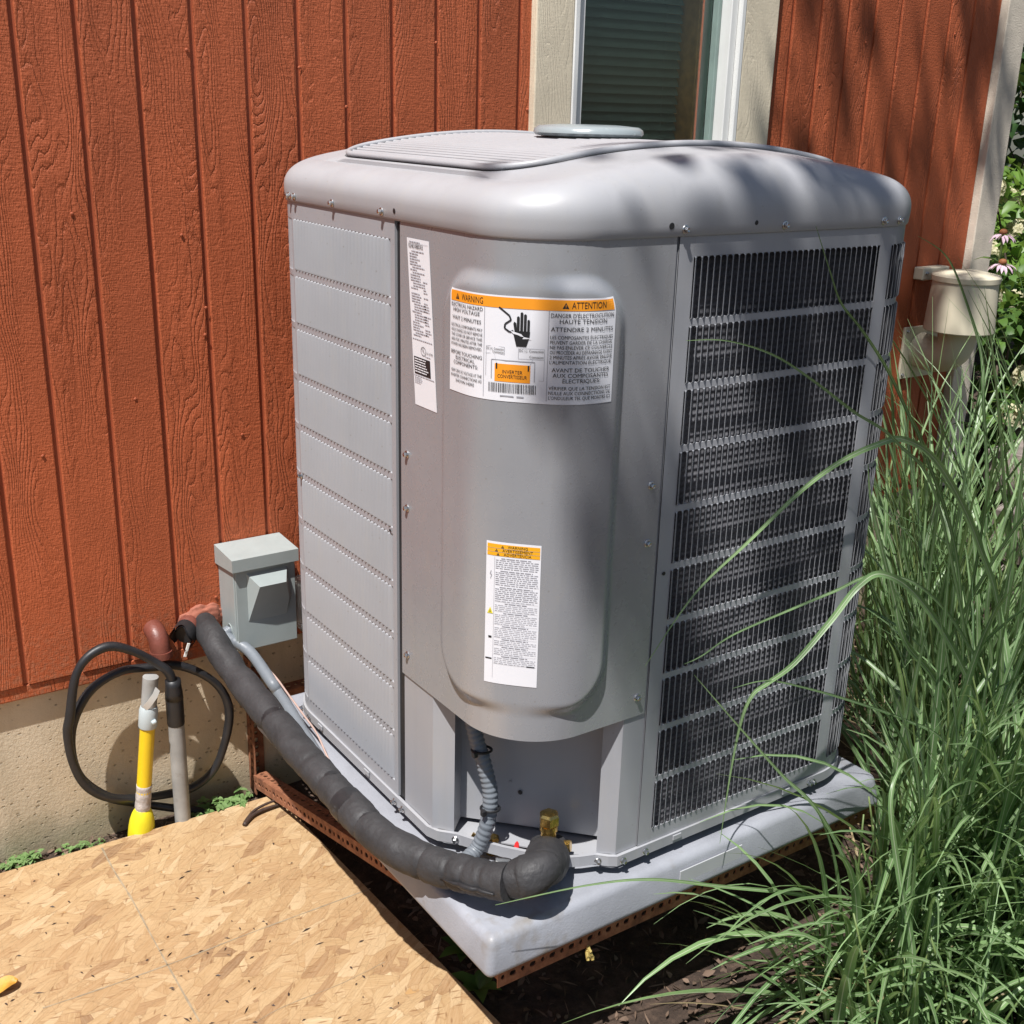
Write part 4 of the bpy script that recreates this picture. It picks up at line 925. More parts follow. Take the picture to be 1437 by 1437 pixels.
# painted foam patch where the pipe enters the siding
cl = MB(); c0 = Vector((.345, -.004, .062))
vs, fs = [], []
bm = bmesh.new(); bmesh.ops.create_icosphere(bm, subdivisions=4, radius=1)
for v in bm.verts:
    q = v.co; k = 1+.22*noise.noise(q*2.2)+.12*noise.noise(q*6); v.co = Vector((c0.x+q.x*.050*k, c0.y+q.y*.010*k, c0.z+q.z*.030*k))
me = bpy.data.meshes.new('foam_patch'); bm.to_mesh(me); bm.free(); me.materials.append(M_CAULK); me.polygons.foreach_set('use_smooth', [True]*len(me.polygons))
tag(link('foam_patch', me), 'lumpy rust-painted foam sealing the pipe hole in the siding', 'sealant')

# grey flexible conduit from the box to the unit
UN = Vector((.031, .008, -.022))
cpts = [(.386, -.05, .045), (.374, -.058, .036), Z((350, 914), .012), Z((381, 957), -.014), Z((398, 983), -.038)]+[Vector(pth[i])+UN for i in (5, 6, 7)]+[Vector(pth[8])+Vector((.034, .022, -.012)), Z((642, 1211), -.052), onp((668, 1192), .066), onp((684, 1155), .060), onp((688, 1115), .056), onp((680, 1075), .052), onp((668, 1035), .044), onp((660, 1000), .036)]
CS = spline(cpts, 22); m = len(CS)
tag(MB().tube(CS, lambda t: .0118+(.0009 if int(t*(m-1)) % 4 < 2 else -.0004)*(1 if t > .5 else .2), 16).build('flexible_conduit', M_COND, None, True), 'grey corrugated flexible conduit linking the disconnect box to the air conditioner', 'conduit')
def tie(name, px, off, r, lab):
    c = onp(px, off); T = MB(); 
    pts = [c+Vector((r*math.cos(a)*.72, -r*math.cos(a)*.69, 0))*1+RN*(r*math.sin(a))+Vector((0, 0, .002*math.sin(a))) for a in [i*math.pi/10 for i in range(21)]]
    T.tube(pts, .0022, 6, False); hd = c+RN*r+Vector((-.006, .004, 0)); T.box(hd.x-.004, hd.x+.004, hd.y-.004, hd.y+.004, hd.z-.005, hd.z+.005, .001)
    tag(T.build('cable_tie', M_BLACK), lab, 'cable tie')
tie('a', (676, 1052), .048, .0155, 'black cable tie high on the conduit beneath the curved cover edge')
tie('b', (688, 1134), .058, .0150, 'black cable tie low on the conduit beside the brass valve')
# thin control wire along the pipe
wp = [(.388, -.070, .052), Z((334, 893), .022), Z((345, 906), .014), Z((362, 925), .004), Z((385, 948), -.005), Z((405, 975), -.018), Z((425, 1002), -.030), Z((445, 1030), -.040), (.405, -.48, -.058), (.398, -.60, -.0665), (.398, -.7, -.0672)]
tag(MB().tube(spline(wp, 6), .0020, 8).build('control_wire', M_WIRE, None, True), 'thin pinkish control wire running beside the black pipe', 'wire')

# ------------------------------------------------------------------ painted pipe stubs in the wall
s1 = thing('pipe_elbow', 'rust-painted pipe elbow turning down from the siding above the yellow riser', 'pipe', (.243, 0, .045))
MB().tube(spline([(.243, .012, .062), (.243, -.014, .060), (.244, -.030, .045), (.245, -.034, .018)], 7), .0200, 20).build('elbow', M_BRPIPE, s1, True, 50)
MB().tube([(.245, -.034, .026), (.245, -.0345, .012)], .0222, 20).build('collar', M_BRPIPE, s1, True, 40)
s2 = thing('open_pipe_end', 'rust-painted pipe stub with torn black rubber end', 'pipe', (.305, 0, .05))
MB().tube(spline([(.316, .012, .060), (.312, -.012, .058), (.306, -.022, .052)], 6), .0205, 18, False).build('stub', M_BRPIPE, s2, True, 50)
tr = MB(); pc = Vector((.296, -.032, .048)); ax = Vector((-.6, -.75, -.1)).normalized(); e_ = ax.cross(Vector((0, 0, 1))).normalized(); f_ = e_.cross(ax)
for rad_, nm in ((.0235, 'o'), (.0195, 'i')):
    tr.grid(lambda a, t: pc+e_*(rad_*math.cos(a))+f_*(rad_*math.sin(a)*1.25)+ax*(.030*t*(1+.3*math.sin(a*3))-.012), [-.6+i*.24 for i in range(22)], [0, .33, .66, 1])
tr.build('torn_rubber', M_BLACK, s2, True)
MB().lathe([(.0185, 0), (.018, .001)], 16, Matrix.Translation(pc+ax*.001) @ ax.to_track_quat('Z', 'Y').to_matrix().to_4x4()).build('dark_bore', M_BLACK, s2)
MB().box(-.003, .003, -.001, .001, -.030, 0, .0006, 1, Matrix.Translation((.298, -.050, .036)) @ Matrix.Rotation(.35, 4, 'Y')).build('white_tag', M_TAPEW, s2)

# ------------------------------------------------------------------ yellow riser, grey riser, black cable coil
ya, yb = Vector((.170, -.040, -.392)), Vector((.214, -.058, -.010))
yr = thing('yellow_riser', 'bright yellow riser pipe with grey coupling and bulbous yellow foot', 'pipe', tuple(ya))
yp = lambda t: ya.lerp(yb, t)
MB().tube([yp(.30), yp(.72)], .0150, 18).build('yellow_pipe', M_YEL, yr, True, 50)
pu = [yp(.16+.19*i/14) for i in range(15)]; rp3 = random.Random(2); jr = [.0155+rp3.uniform(-.0009, .0011) for _ in range(15)]
MB().tube(pu, lambda t: jr[int(t*14)], 16).build('primed_section', M_PUTTY, yr, True)
MB().tube([yp(t) for t in (.0, .02, .06, .10, .14, .17, .19, .20)], lambda t: (.0262, .0268, .0268, .0262, .0245, .0215, .0180, .0150)[min(7, int(t*7+.5))], 20).build('foot_cap', M_YELC, yr, True, 50)
MB().tube([yp(t) for t in (.70, .705, .80, .82)], lambda t: (.0180, .0187, .0187, .0165)[min(3, int(t*3+.5))], 18).build('coupling', M_LGREY, yr, True, 40)
MB().tube([yp(.815), yp(.99)], .0155, 18).build('grey_sleeve', M_PVC, yr, True, 40)
MB().tube([yp(.74)+Vector((.002, -.019, 0)), yp(.75)+Vector((.010, -.020, 0))], .005, 8).build('thumb_screw', M_LGREY, yr, True)
c_ = yp(.86); tp = [c_+Vector((-.014, -.012, -.012)), c_+Vector((-.006, -.020, .002)), c_+Vector((.006, -.020, .016)), c_+Vector((.014, -.014, .026))]
tq = MB(); tq.grid(lambda a, k: tp[int(a)]+Vector((.004*k, -.001, -.006*k)), [0, 1, 2, 3], [-1, 0, 1]); tq.build('white_tape', M_TAPEW, yr, True)
ga, gb = Vector((.258, -.052, -.392)), Vector((.257, -.060, -.022))
gr_ = thing('grey_riser', 'weathered grey conduit riser with black tape around its top', 'pipe', tuple(ga)); gp = lambda t: ga.lerp(gb, t)
MB().tube([gp(0), gp(.2), gp(.5), gp(.80)], .0165, 20).build('grey_pipe', M_PVC, gr_, True, 50)
MB().tube([gp(.70), gp(.71), gp(.88), gp(.89)], lambda t: .0178 if .2 < t < .8 else .0172, 18).build('tape_wrap', M_BLACK, gr_, True, 50)
tl = MB(); tl.tube([gp(.86), gp(.90), gp(.94), gp(.975)], lambda t: .0185-.0035*t+.0012*math.sin(t*9), 16); tl.build('loose_tape', M_BLACK, gr_, True)
lz = [tuple(gp(.90)), (.250, -.060, -.014), (.222, -.052, .016), (.180, -.050, .050), (.139, -.046, .066), (.098, -.046, .052), (.072, -.046, .014), (.056, -.046, -.06), (.048, -.044, -.10), (.052, -.042, -.165), (.072, -.040, -.225), (.115, -.038, -.270), (.175, -.026, -.298), (.235, -.012, -.318), (.295, -.016, -.318), (.338, -.030, -.283), (.365, -.036, -.22), (.378, -.038, -.15), (.365, -.036, -.095), (.330, -.030, -.052), (.280, -.020, -.022), (.225, -.020, -.012), (.165, -.020, -.006), (.105, -.022, -.030), (.066, -.026, -.085), (.055, -.030, -.15), (.070, -.022, -.22), (.12, -.012, -.285), (.19, -.003, -.33), (.25, -.020, -.352), (.30, -.030, -.372), (.33, -.035, -.398)]
tag(MB().tube(spline(lz, 9), lambda t: .0090+.0006*math.sin(t*60), 14).build('black_cable', M_BLACK, None, True), 'thick black cable coiled in a loop against the concrete foundation', 'cable')

# ------------------------------------------------------------------ cream vent hood by the corner of the house
vh = thing('vent_hood', 'cream plastic wall vent with tapered bucket-shaped hood near the corner board', 'vent', (2.60, 0, .45))
MB().box(2.508, 2.665, -.010, -.0008, .345, .500, .002).build('wall_plate', M_CREAM, vh)
el = spline([(2.585, -.008, .430), (2.585, -.075, .425), (2.580, -.130, .455), (2.578, -.140, .53)], 8)
MB().tube(el, .052, 26).build('elbow', M_CREAM, vh, True, 60)
VC = Matrix.Translation((2.575, -.140, 0))
MB().lathe([(.054, .508), (.096, .508), (.098, .511), (.090, .648), (.094, .650), (.0948, .664), (.090, .669), (.05, .677), (.002, .679)], 40, VC).build('bucket_hood', M_CREAM, vh, True, 35)
MB().box(2.520, 2.640, -.036, -.0008, .640, .676, .003).build('bracket', M_CREAM, vh)
for x, z in ((2.52, .488), (2.52, .357), (2.652, .357)): link('screw', SM, vh, (x, -.010, z), (math.pi/2, 0, 0))
for x in (2.535, 2.625): link('screw', SM, vh, (x, -.036, .66), (math.pi/2, 0, 0))

# ------------------------------------------------------------------ retaining stones beyond the corner
def stone(c, sx, sy, sz, rz, lab):
    bm = bmesh.new(); bmesh.ops.create_cube(bm, size=1); bmesh.ops.subdivide_edges(bm, edges=list(bm.edges), cuts=4, use_grid_fill=True)
    sd_ = R.uniform(0, 99)
    for v in bm.verts:
        q = v.co.copy(); l = max(abs(q.x), abs(q.y), abs(q.z)); s_ = q.normalized()*.62; q = q.lerp(s_, .18)
        k = noise.noise(q*2.5+Vector((sd_, 0, 0)))*.09+noise.noise(q*7+Vector((sd_, 3, 0)))*.035
        q = q*(1+k); v.co = Vector((q.x*sx, q.y*sy, q.z*sz))
    me = bpy.data.meshes.new('retaining_stone'); bm.to_mesh(me); bm.free(); me.materials.append(M_STONE); me.polygons.foreach_set('use_smooth', [True]*len(me.polygons)); me.set_sharp_from_angle(angle=math.radians(38))
    tag(link('retaining_stone', me, None, c, (R.uniform(-.05, .05), R.uniform(-.05, .05), rz)), lab, 'stone', 'stones edging the bed beyond the house corner')
LBS = ['squarish bottom-course stone nearest the vent hood', 'bottom-course stone beneath the hydrangea', 'long middle-course stone resting nearest the grass clumps', 'middle-course stone farther along below the hydrangea', 'large bottom-course stone at the far end of the edging', 'flat capping stone on top nearest the vent hood', 'flat capping stone on top at the far end of the edging']
for LB, (x, y, z, sx, sy, sz, rz) in zip(LBS, ((2.98, -.36, -.31, .42, .30, .20, .3), (3.35, -.18, -.31, .40, .32, .20, .1), (3.02, -.30, -.125, .44, .28, .15, .2), (3.42, -.10, -.13, .42, .30, .15, .05), (3.70, .10, -.30, .4, .3, .22, .3), (3.2, -.16, .01, .46, .30, .13, .15), (3.62, .06, .0, .4, .3, .14, .1))):
    stone((x, y, z), sx, sy, sz, rz, LB)

# ------------------------------------------------------------------ vegetation
def leaf(mb, p, d, up, l, wd, curl=.2):
    d = d.normalized(); s_ = d.cross(up); s_ = s_.normalized() if s_.length > 1e-4 else Vector((1, 0, 0)); n = s_.cross(d)
    b = [p, p+d*l*.33+s_*wd*.5+n*wd*.18, p+d*l*.33-s_*wd*.5+n*wd*.18, p+d*l*.38, p+d*l*.72+s_*wd*.36-n*l*curl*.3+n*wd*.14, p+d*l*.72-s_*wd*.36-n*l*curl*.3+n*wd*.14, p+d*l*.74-n*l*curl*.3, p+d*l-n*l*curl]
    mb.add(b, [(0, 3, 1), (0, 2, 3), (1, 3, 6, 4), (2, 5, 6, 3), (4, 6, 7), (5, 7, 6)])
def rdir(r_=R):
    z = r_.uniform(-1, 1); a = r_.uniform(0, 2*math.pi); q = math.sqrt(1-z*z); return Vector((q*math.cos(a), q*math.sin(a), z))
def shrub(name, label, cat, c, rx, ry, rz, nl, mat, ll, flowers=0, seed=1, group=None, base=None):
    r_ = random.Random(seed); base = base or (c[0], c[1], -.41); t = thing(name, label, cat, base, group); c = Vector(c)
    st = MB(); f = MB()
    lobes = [(c+Vector((r_.uniform(-.7, .7)*rx, r_.uniform(-.7, .7)*ry, r_.uniform(-.7, .75)*rz)), r_.uniform(.25, .48)) for _ in range(26)]
    for p, k in lobes: st.tube(spline([Vector(base)+Vector((r_.uniform(-.05, .05), r_.uniform(-.05, .05), 0)), Vector(base).lerp(p, .5)+Vector((0, 0, .08)), p], 4), lambda q: .011*(1-.75*q), 5)
    st.build('stems', M_BARK, t, True)
    for i in range(nl):
        p, k = r_.choice(lobes); d = rdir(r_); d.z = abs(d.z)*.9-.15
        q = p+Vector((d.x*rx*k, d.y*ry*k, d.z*rz*k))*r_.uniform(.55, 1.08)
        o_ = (q-c); ld = (Vector((o_.x, o_.y, o_.z*.3)).normalized()+rdir(r_)*.8); leaf(f, q, ld, Vector((0, 0, 1))+rdir(r_)*.5, ll*r_.uniform(.6, 1.25), ll*r_.uniform(.4, .6), r_.uniform(.05, .4))
    f.build('foliage', mat, t, True)
    for i in range(flowers):
        p, k = lobes[i % len(lobes)]; hd = MB(); o_ = (CAM-p).normalized(); q = p+Vector((o_.x*rx*k, o_.y*ry*k, rz*k*r_.uniform(.1, .8)))
        for j in range(46):
            d = rdir(r_); d.z = abs(d.z)*1.1-.25; w_ = q+Vector((d.x, d.y, d.z*1.15))*.052*r_.uniform(.75, 1.0)
            for a in range(4):
                an = a*math.pi/2+r_.uniform(-.2, .2); e = d.orthogonal().normalized(); e2_ = e.cross(d); dd_ = e*math.cos(an)+e2_*math.sin(an)
                leaf(hd, w_, dd_+d*.25, d, .017, .013, .1)
        hd.build('flower_head', M_FLOWER, t, True)
    return t
shrub('hydrangea', 'leafy hydrangea with cream flower heads beyond the corner board', 'shrub', (4.35, .62, .42), .75, .6, .62, 1700, M_LEAFL, .085, 22, 3)
shrub('hydrangea', 'dark lower hydrangea behind the edging stones with few cream heads', 'shrub', (3.55, .30, .22), .42, .34, .40, 1100, M_LEAF, .075, 9, 4)
for i, (x, y, z, s_, m, lab) in enumerate(((6.6, 2.6, .9, 1.5, M_LEAFD, 'dark evergreen shrub farthest behind the hydrangeas'), (7.2, .2, .8, 1.4, M_LEAF, 'broad mid-green shrub behind the edging stones'), (9.5, 3.5, 1.8, 2.6, M_LEAFD, 'tall dark tree-like shrub rising behind the hydrangea'), (9.2, -.6, 1.5, 2.4, M_LEAFD, 'tall dark shrub far behind the ornamental grass'))):
    shrub('garden_shrub', lab, 'shrub', (x, y, z), s_, s_, s_*.85, 2600, m, .16+.05*i, 0, 20+i)
def coneflower(px, dist, h, lab, seed):
    r_ = random.Random(seed); d = ray(px); p = CAM+d.normalized()*dist; t = thing('coneflower', lab, 'flower', (p.x+.03, p.y, -.40))
    MB().tube(spline([(p.x+.03, p.y, -.40), (p.x+.02, p.y+.01, p.z-.2), tuple(p)], 6), .0035, 6).build('stem', M_STEM, t, True)
    MB().lathe([(.003, -.004), (.010, -.002), (.012, .004), (.008, .010), (.002, .012)], 16, Matrix.Translation(p)).build('cone', M_CONE, t, True)
    for k in range(15):
        a = k*2*math.pi/15+r_.uniform(-.1, .1); dd_ = Vector((math.cos(a), math.sin(a), -.35+r_.uniform(-.2, .15))); m = MB(); leaf(m, p+dd_*.012, dd_, Vector((0, 0, 1)), .034, .011, .25); m.build('petal', M_PINK, t, True)
    lv = MB()
    for k in range(9): a = r_.uniform(0, 6.28); q = Vector((p.x+.025, p.y, p.z-r_.uniform(.08, .5))); leaf(lv, q, Vector((math.cos(a), math.sin(a), .3)), Vector((0, 0, 1)), .09, .03, .3)
    lv.build('foliage', M_LEAF, t, True)
coneflower((1408, 327), 3.75, 0, 'pink drooping coneflower, the upper of two below the hydrangea', 1)
coneflower((1407, 369), 3.68, 0, 'pink drooping coneflower, the lower of two below the hydrangea', 2)

# --- ornamental grass
def ribbon(mb, pts, wd, twist=0.0, n0=None, face=None):
    P = [Vector(p) for p in pts]; m = len(P); b = len(mb.v); vs = []
    for i in range(m):
        t = i/(m-1); d = (P[min(i+1, m-1)]-P[max(i-1, 0)]).normalized()
        s_ = d.cross(Vector((0, 0, 1))) if n0 is None else d.cross(n0)
        s_ = s_.normalized() if s_.length > 1e-3 else Vector((1, 0, 0))
        n_2 = s_.cross(d); a = twist*(t-.3); s_ = s_*math.cos(a)+n_2*math.sin(a); n_2 = s_.cross(d)
        w_ = wd*(min(1, .45+t*2.6))*(1-t**1.7)**.85*.5+.0003
        vs += [P[i]-s_*w_+n_2*w_*.35, P[i], P[i]+s_*w_+n_2*w_*.35]
        for k in range(3): mb.uv[b+i*3+k] = (k*.5, t)
    mb.add(vs, [(i*3+k, i*3+k+1, i*3+3+k+1, i*3+3+k) for i in range(m-1) for k in (0, 1)])
def arc(base, az, lean, l, droop, n=11, r_=R):
    p = Vector(base); pts = [p.copy()]; el = math.radians(90)-lean; side_ = r_.uniform(-.25, .25)
    for i in range(n):
        t = i/n; e = el-droop*t**1.7; a = az+side_*t
        p = p+Vector((math.cos(a)*math.cos(e), math.sin(a)*math.cos(e), math.sin(e)))*(l/n)
        if p.z < -.385: p.z = -.385+r_.uniform(0, .012)
        pts.append(p.copy())
    return pts
def blocked(pts):
    for p in pts:
        if p.x < 1.335 and p.y > -1.035 and p.x > .3 and (p.z < -.06 or (p.x < 1.26 and p.y > -1.02)) and p.z < 1.03: return True
        if p.y > -.03 and p.x < 2.9: return True
        if (p.x-2.575)**2+(p.y+.14)**2 < .02 and .3 < p.z < .7: return True
        if (p-CAM).length < .75: return True
    return False
CL = []
NAMES = ['ornamental grass clump arching over the front of the plastic pad', 'tall grass clump beside the louvred right corner of the unit', 'grass clump growing between the air conditioner and the cream vent', 'grass clump standing in front of the edging stones', 'dense low grass clump on the mulch before the taller grass', 'tall grass clump below the cream vent hood', 'wispy grass clump at the foot of the siding behind the unit', 'broad grass clump in the middle of the planting bed', 'short grass tuft on the mulch just below the front rail', 'bushy grass clump hugging the far front corner of the pad', 'sparse flattened grass tuft on the open mulch before the pad']
clumps = [((1.46, -1.20), 130, .80, .70), ((1.66, -.92), 120, .95, .40), ((1.98, -.55), 110, .95, .42), ((2.42, -.62), 85, 1.0, .40), ((1.30, -1.30), 150, .55, .95), ((2.30, -.30), 85, .85, .38), ((1.70, -.28), 60, .60, .5), ((2.05, -.92), 95, 1.05, .40), ((1.13, -1.16), 150, .52, 1.0), ((1.345, -1.09), 230, .70, .90), ((.98, -1.33), 80, .40, 1.1)]
r_ = random.Random(77); HERO = []
for ci, ((bx_, by_), nb, hl, ln) in enumerate(clumps):
    t = thing('grass_clump', NAMES[ci], 'grass', (bx_, by_, -.40), 'clumps of ornamental grass in the bed'); CL.append(t); rest = MB(); ns = 0; cnt = 0; tries = 0
    while cnt < nb*1.15 and tries < nb*12:
        tries += 1
        b0 = (bx_+r_.gauss(0, .07), by_+r_.gauss(0, .07), -.41)
        short = r_.random() < .35
        l = hl*r_.uniform(.35, .7) if short else hl*r_.uniform(.75, 1.25)
        near = ci in (0, 4, 8, 9, 10); az = r_.gauss(3.95, .85) if near and r_.random() < .7 else r_.uniform(0, 6.283); ln_ = abs(r_.gauss(ln*.55, ln*.4)); dr = r_.uniform(.25, 1.7) if near or r_.random() < .3 else r_.uniform(.05, .9)
        pts = arc(b0, az, ln_, l, dr, 11, r_)
        if blocked(pts): continue
        cnt += 1
        wd = r_.choice((.006, .009, .012, .014, .017, .020)) if not short else r_.uniform(.005, .012); tw_ = r_.uniform(-1.6, 1.6)
        if ns < 34 and not short: 
            m = MB(); ribbon(m, pts, wd, tw_); m.build('blade', M_GRASS, t, True); ns += 1
        else: ribbon(rest, pts, wd, tw_)
    o = rest.build('fine_blades', M_GRASS, t, True); o['kind'] = 'stuff'
    dd = MB()
    for k in range(26):
        pts = arc((bx_+r_.gauss(0, .09), by_+r_.gauss(0, .09), -.405), r_.uniform(0, 6.28), r_.uniform(.7, 1.4), r_.uniform(.15, .4), r_.uniform(.3, 1.2), 7, r_)
        if not blocked(pts): ribbon(dd, pts, r_.uniform(.003, .006), r_.uniform(-1, 1))
    o = dd.build('dead_straw', M_DEAD, t, True); o['kind'] = 'stuff'
    sg = MB()
    for k in range(10): 
        pts = arc((bx_+r_.gauss(0, .05), by_+r_.gauss(0, .05), -.41), r_.uniform(0, 6.28), r_.uniform(.02, .2), hl*r_.uniform(.5, .8), .25, 8, r_)
        if not blocked(pts): sg.tube(pts, lambda q: .0038*(1-.6*q), 6)
    sg.build('stalks', M_STEM, t, True)
# hand-placed blades that cross the unit, each from its own clump
def hero(pxs, y0, y1, wd, lab, tw_=.4, ext=None):
    n = len(pxs); P = [hit(p, 1, y0+(y1-y0)*i/(n-1)) for i, p in enumerate(pxs)]
    if ext: P = [Vector(e) for e in ext]+P
    m = MB(); pts = spline(P, 7); view = (CAM-pts[len(pts)//2]).normalized()
    ribbon(m, pts, wd*.78, tw_, view); b0 = pts[0]; par = min(CL, key=lambda c: (c.location-b0).length); o = m.build('blade', M_GRASS, par, True); o['label'] = lab
hero([(1262, 1332), (1227, 1287), (1154, 1147), (1097, 1087), (1040, 1023), (974, 947)], -1.16, -1.045, .0105, 'straight green grass blade slanting steeply across the lower grille rows', .2, [(1.36, -1.24, -.41), (1.33, -1.21, -.36)])
hero([(1265, 1335), (1227, 1290), (1197, 1271), (1114, 1254), (1014, 1244), (914, 1234), (820, 1243), (695, 1270)], -1.17, -1.055, .0115, 'long pale green blade reaching over the pad to the black pipe', .3, [(1.37, -1.25, -.41), (1.34, -1.21, -.36)])
hero([(1405, 900), (1372, 760), (1320, 655), (1270, 617), (1225, 626), (1176, 650), (1125, 688), (1050, 760), (975, 833), (905, 935)], -1.05, -1.02, .0150, 'arched green blade drooping diagonally across the middle grille rows', .6, [(1.66, -1.05, -.41)])
hero([(1345, 800), (1300, 640), (1273, 577), (1245, 518), (1209, 462), (1181, 426), (1165, 381), (1145, 317)], -.98, -1.02, .0085, 'slender blade rising past the top grille row to the cap edge', .6, [(1.62, -.97, -.41), (1.60, -.97, -.15)])
hero([(1320, 720), (1260, 622), (1197, 577), (1141, 534), (1085, 498), (1020, 478), (962, 478)], -1.05, -1.02, .0065, 'thin curved blade bending over the second grille row', .3, [(1.58, -1.03, -.41), (1.56, -1.03, -.1)])
hero([(1395, 1060), (1350, 935), (1290, 840), (1240, 806), (1205, 822), (1165, 872), (1115, 930), (1078, 958), (1056, 975), (1040, 1012), (1025, 1085), (1010, 1184)], -1.10, -1.045, .0150, 'wide bright blade folded and hanging down across the lower right grille', .5, [(1.62, -1.12, -.41)])
hero([(1400, 1010), (1350, 890), (1290, 822), (1225, 808), (1170, 830), (1110, 855), (1030, 890), (985, 920), (960, 932)], -1.08, -1.03, .0075, 'thin pale blade lying nearly level across the lower grille', .5, [(1.64, -1.09, -.41)])
hero([(1325, 1040), (1270, 1010), (1200, 985), (1130, 965), (1075, 955), (1028, 966)], -1.12, -1.05, .0075, 'pale blade bowing leftwards low over the grille from the bed', .6, [(1.52, -1.14, -.41), (1.47, -1.13, -.15)])
hero([(1385, 700), (1380, 560), (1378, 502), (1366, 454), (1342, 385), (1322, 353), (1288, 331)], -.72, -.62, .0105, 'olive blade arching over the top of the cream vent hood', .5, [(1.98, -.74, -.41), (1.97, -.74, -.1)])
hero([(1285, 1437), (1280, 1330), (1262, 1230), (1250, 1130), (1262, 1080), (1283, 1062)], -1.32, -1.22, .0155, 'broad folded blade standing upright from the near mulch', .5, [(1.16, -1.36, -.41)])
hero([(1120, 1437), (1180, 1400), (1260, 1385), (1330, 1330), (1437, 1215)], -1.30, -1.18, .009, 'bright blade sweeping low over the mulch before the clumps', .5)
hero([(1395, 980), (1385, 860), (1402, 760), (1425, 690), (1437, 640)], -1.0, -.95, .013, 'wide upright blade beside the tall clump in the bed', .6, [(1.66, -1.02, -.41)])
hero([(1330, 1000), (1270, 900), (1255, 840), (1235, 760), (1222, 700), (1218, 650)], -1.06, -1.03, .014, 'broad light green blade leaning against the right corner of the unit', .4, [(1.52, -1.08, -.41)])

# --- leaf litter and bark on the soil
lt_ = MB(); r_ = random.Random(5)
for i in range(9000):
    x = r_.uniform(.3, 3.1); y = r_.uniform(-1.75, -.02)
    if x < .52 and r_.random() < .6: continue
    p = Vector((x, y, gz(x, y)+r_.uniform(.001, .012))); d = rdir(r_); d.z *= .35
    if r_.random() < .5: leaf(lt_, p, d, Vector((0, 0, 1))+rdir(r_)*.7, r_.uniform(.008, .028), r_.uniform(.004, .013), r_.uniform(-.4, .5))
    else: leaf(lt_, p, d, Vector((0, 0, 1))+rdir(r_)*.6, r_.uniform(.010, .04), r_.uniform(.0015, .004), .1)
for i in range(900):
    x = r_.uniform(-.35, .45); y = r_.uniform(-.09, .018); p = Vector((x, y, gz(x, y)+r_.uniform(0, .01))); d = rdir(r_); d.z *= .4
    leaf(lt_, p, d, Vector((0, 0, 1))+rdir(r_)*.7, r_.uniform(.005, .018), r_.uniform(.003, .010), r_.uniform(-.4, .5))
o = lt_.build('leaf_litter', M_LITTER, None, True); o['kind'] = 'stuff'; o['label'] = 'brown leaf litter and bark chips on dark soil'; o['category'] = 'leaf litter'
# --- small weeds
def weed(c, rx, ry, n, ll, lab, seed, mat=M_WEED, hh=.03):
    r_ = random.Random(seed); t = thing('weed', lab, 'weed', c); f = MB(); s_ = MB()
    for i in range(n):
        b = Vector((c[0]+r_.gauss(0, rx*.5), c[1]+r_.gauss(0, ry*.5), gz(c[0], c[1]))); 
        if b.y > .012: b.y = .012
        tp = b+Vector((r_.gauss(0, .01), r_.gauss(0, .006)-.006, hh*r_.uniform(.4, 1.4))); s_.tube([b, tp], .0008, 4)
        for k in range(5): a = r_.uniform(0, 6.28); leaf(f, tp, Vector((math.cos(a), math.sin(a)-.2, r_.uniform(-.1, .5))), Vector((0, 0, 1)), ll*r_.uniform(.6, 1.2), ll*.65, .25)
    f.build('foliage', mat, t, True); s_.build('stems', M_STEM, t, True)
weed((.345, -.035, -.40), .06, .03, 46, .016, 'patch of small round-leaved weeds beside the bracket foot', 1)
weed((.285, -.020, -.40), .025, .015, 12, .014, 'tiny weed sprouting just beside the grey riser', 2, hh=.02)
weed((-.06, .004, -.385), .05, .012, 26, .014, 'pale low weed at the foundation edge by the yellow foot', 3, hh=.012)
weed((.06, .006, -.395), .05, .010, 20, .010, 'mossy green weed between the foundation and strand board', 4, hh=.010)
def rosette(px, lab, seed):
    r_ = random.Random(seed); c = hit(px, 2, -.395); t = thing('seedling', lab, 'seedling', tuple(c))
    for k in range(6): a = k*1.05+r_.uniform(-.3, .3); m = MB(); leaf(m, c+Vector((0, 0, .01)), Vector((math.cos(a), math.sin(a), .8)), Vector((0, 0, 1)), r_.uniform(.04, .065), .030, .35); m.build('leaf', M_LEAF, t, True)
rosette((652, 1345), 'broad-leaved seedling in the shade under the pad corner', 1); rosette((672, 1396), 'small broad-leaved seedling by the edge of the strand board', 2)

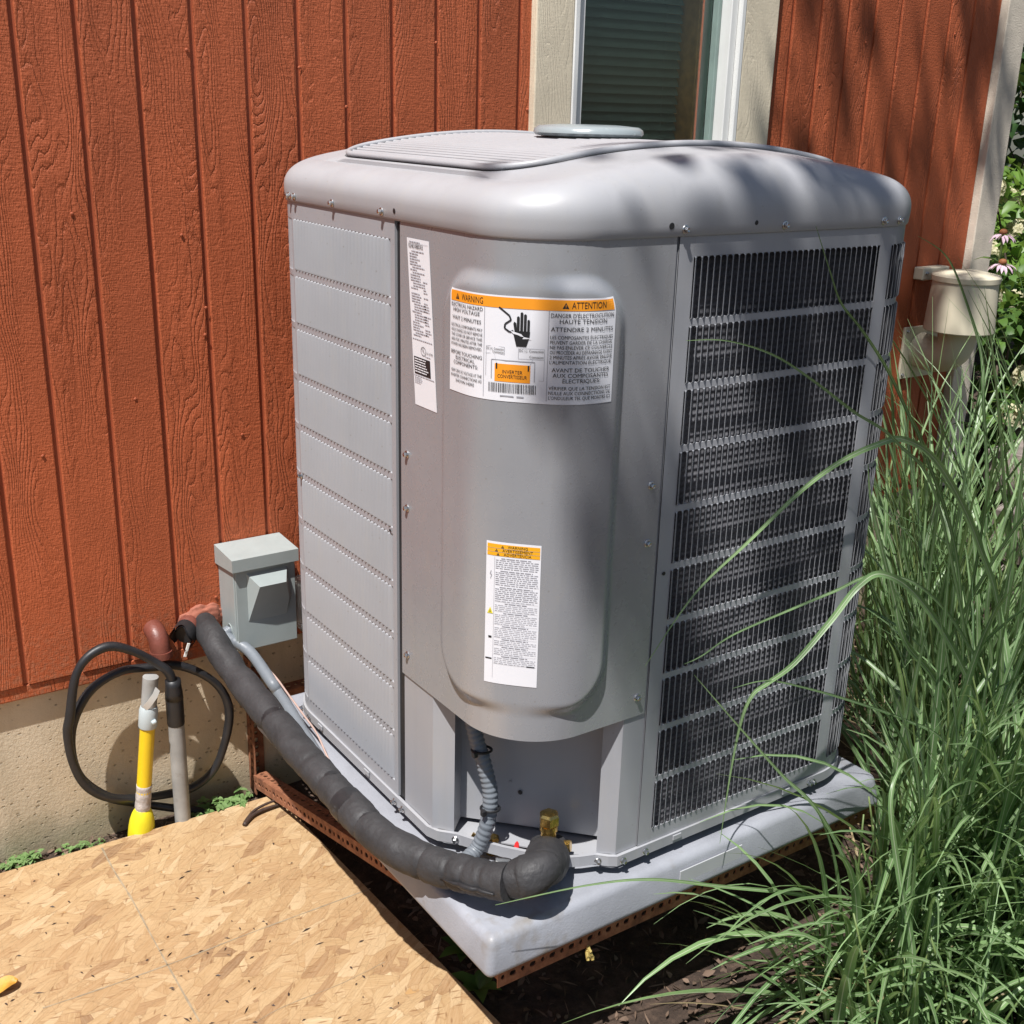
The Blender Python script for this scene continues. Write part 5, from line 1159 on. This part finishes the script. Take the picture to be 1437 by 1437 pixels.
# ------------------------------------------------------------------ tree whose boughs shade the right side of the scene
def shade_tree():
    r_ = random.Random(31); base = Vector((1.9, -5.2, -.45)); t = thing('garden_tree', 'leafy garden tree behind the viewer overhanging the planting bed', 'tree', tuple(base))
    tk = MB(); top = Vector((1.5, -3.6, 4.2)); tk.tube(spline([base, (1.85, -5.0, 1.2), (1.75, -4.4, 2.8), top], 8), lambda q: .17*(1-.6*q), 12); lf_ = MB()
    def back(p, h): return Vector(p)-SUN*((h-p[2])/(-SUN.z))
    # boughs end above the spots that lie in dappled shade
    spots = []
    for i in range(52):
        k = r_.random()
        if k < .30: p = (r_.uniform(1.95, 2.95), 0, r_.uniform(.2, 1.7), 'w')
        elif k < .50: p = (r_.uniform(1.12, 1.45), r_.uniform(-1.0, -.25), r_.uniform(.2, 1.0), 'u')
        else: p = (r_.uniform(1.3, 2.9), r_.uniform(-1.3, -.1), r_.uniform(-.4, .2), 'g')
        spots.append(p)
    spots += [(.625, -1.0, .56, 'c'), (.66, -1.0, .49, 'c'), (.95, -1.0, .62, 'c'), (1.0, -1.0, .82, 'c')]
    for p in spots:
        kind = p[3]; e = back(p[:3], r_.uniform(4.2, 5.6)); s0 = Vector((1.62, -3.95, 3.5)).lerp(top, r_.random())
        pts = spline([s0, s0.lerp(e, .5)+Vector((0, 0, .45)), e], 6); tk.tube(pts, lambda q: .011*(1-.8*q), 6)
        tl = Vector((r_.uniform(-.15, .05), r_.uniform(-.1, .1), -1)).normalized()
        for j in range(13 if kind == 'w' else 15 if kind == 'c' and p[0] < .7 else 7 if kind == 'c' else 6 if kind == 'g' else 10):
            if kind == 'w': c = e+tl*r_.uniform(-.05, .62)+Vector((r_.gauss(0, .022), r_.gauss(0, .05), 0)); d = tl+rdir(r_)*.45
            elif kind == 'c': c = e+Vector((r_.gauss(0, .028), r_.gauss(0, .028), r_.gauss(0, .05))); d = rdir(r_); d.z -= .8
            else: c = e+Vector((r_.gauss(0, .10), r_.gauss(0, .10), r_.gauss(0, .25))); d = rdir(r_); d.z -= .8
            leaf(lf_, c, d, rdir(r_), r_.uniform(.09, .16), r_.uniform(.035, .06), .2)
    tk.build('trunk', M_BARK, t, True); lf_.build('crown', M_LEAF, t, True)
shade_tree()
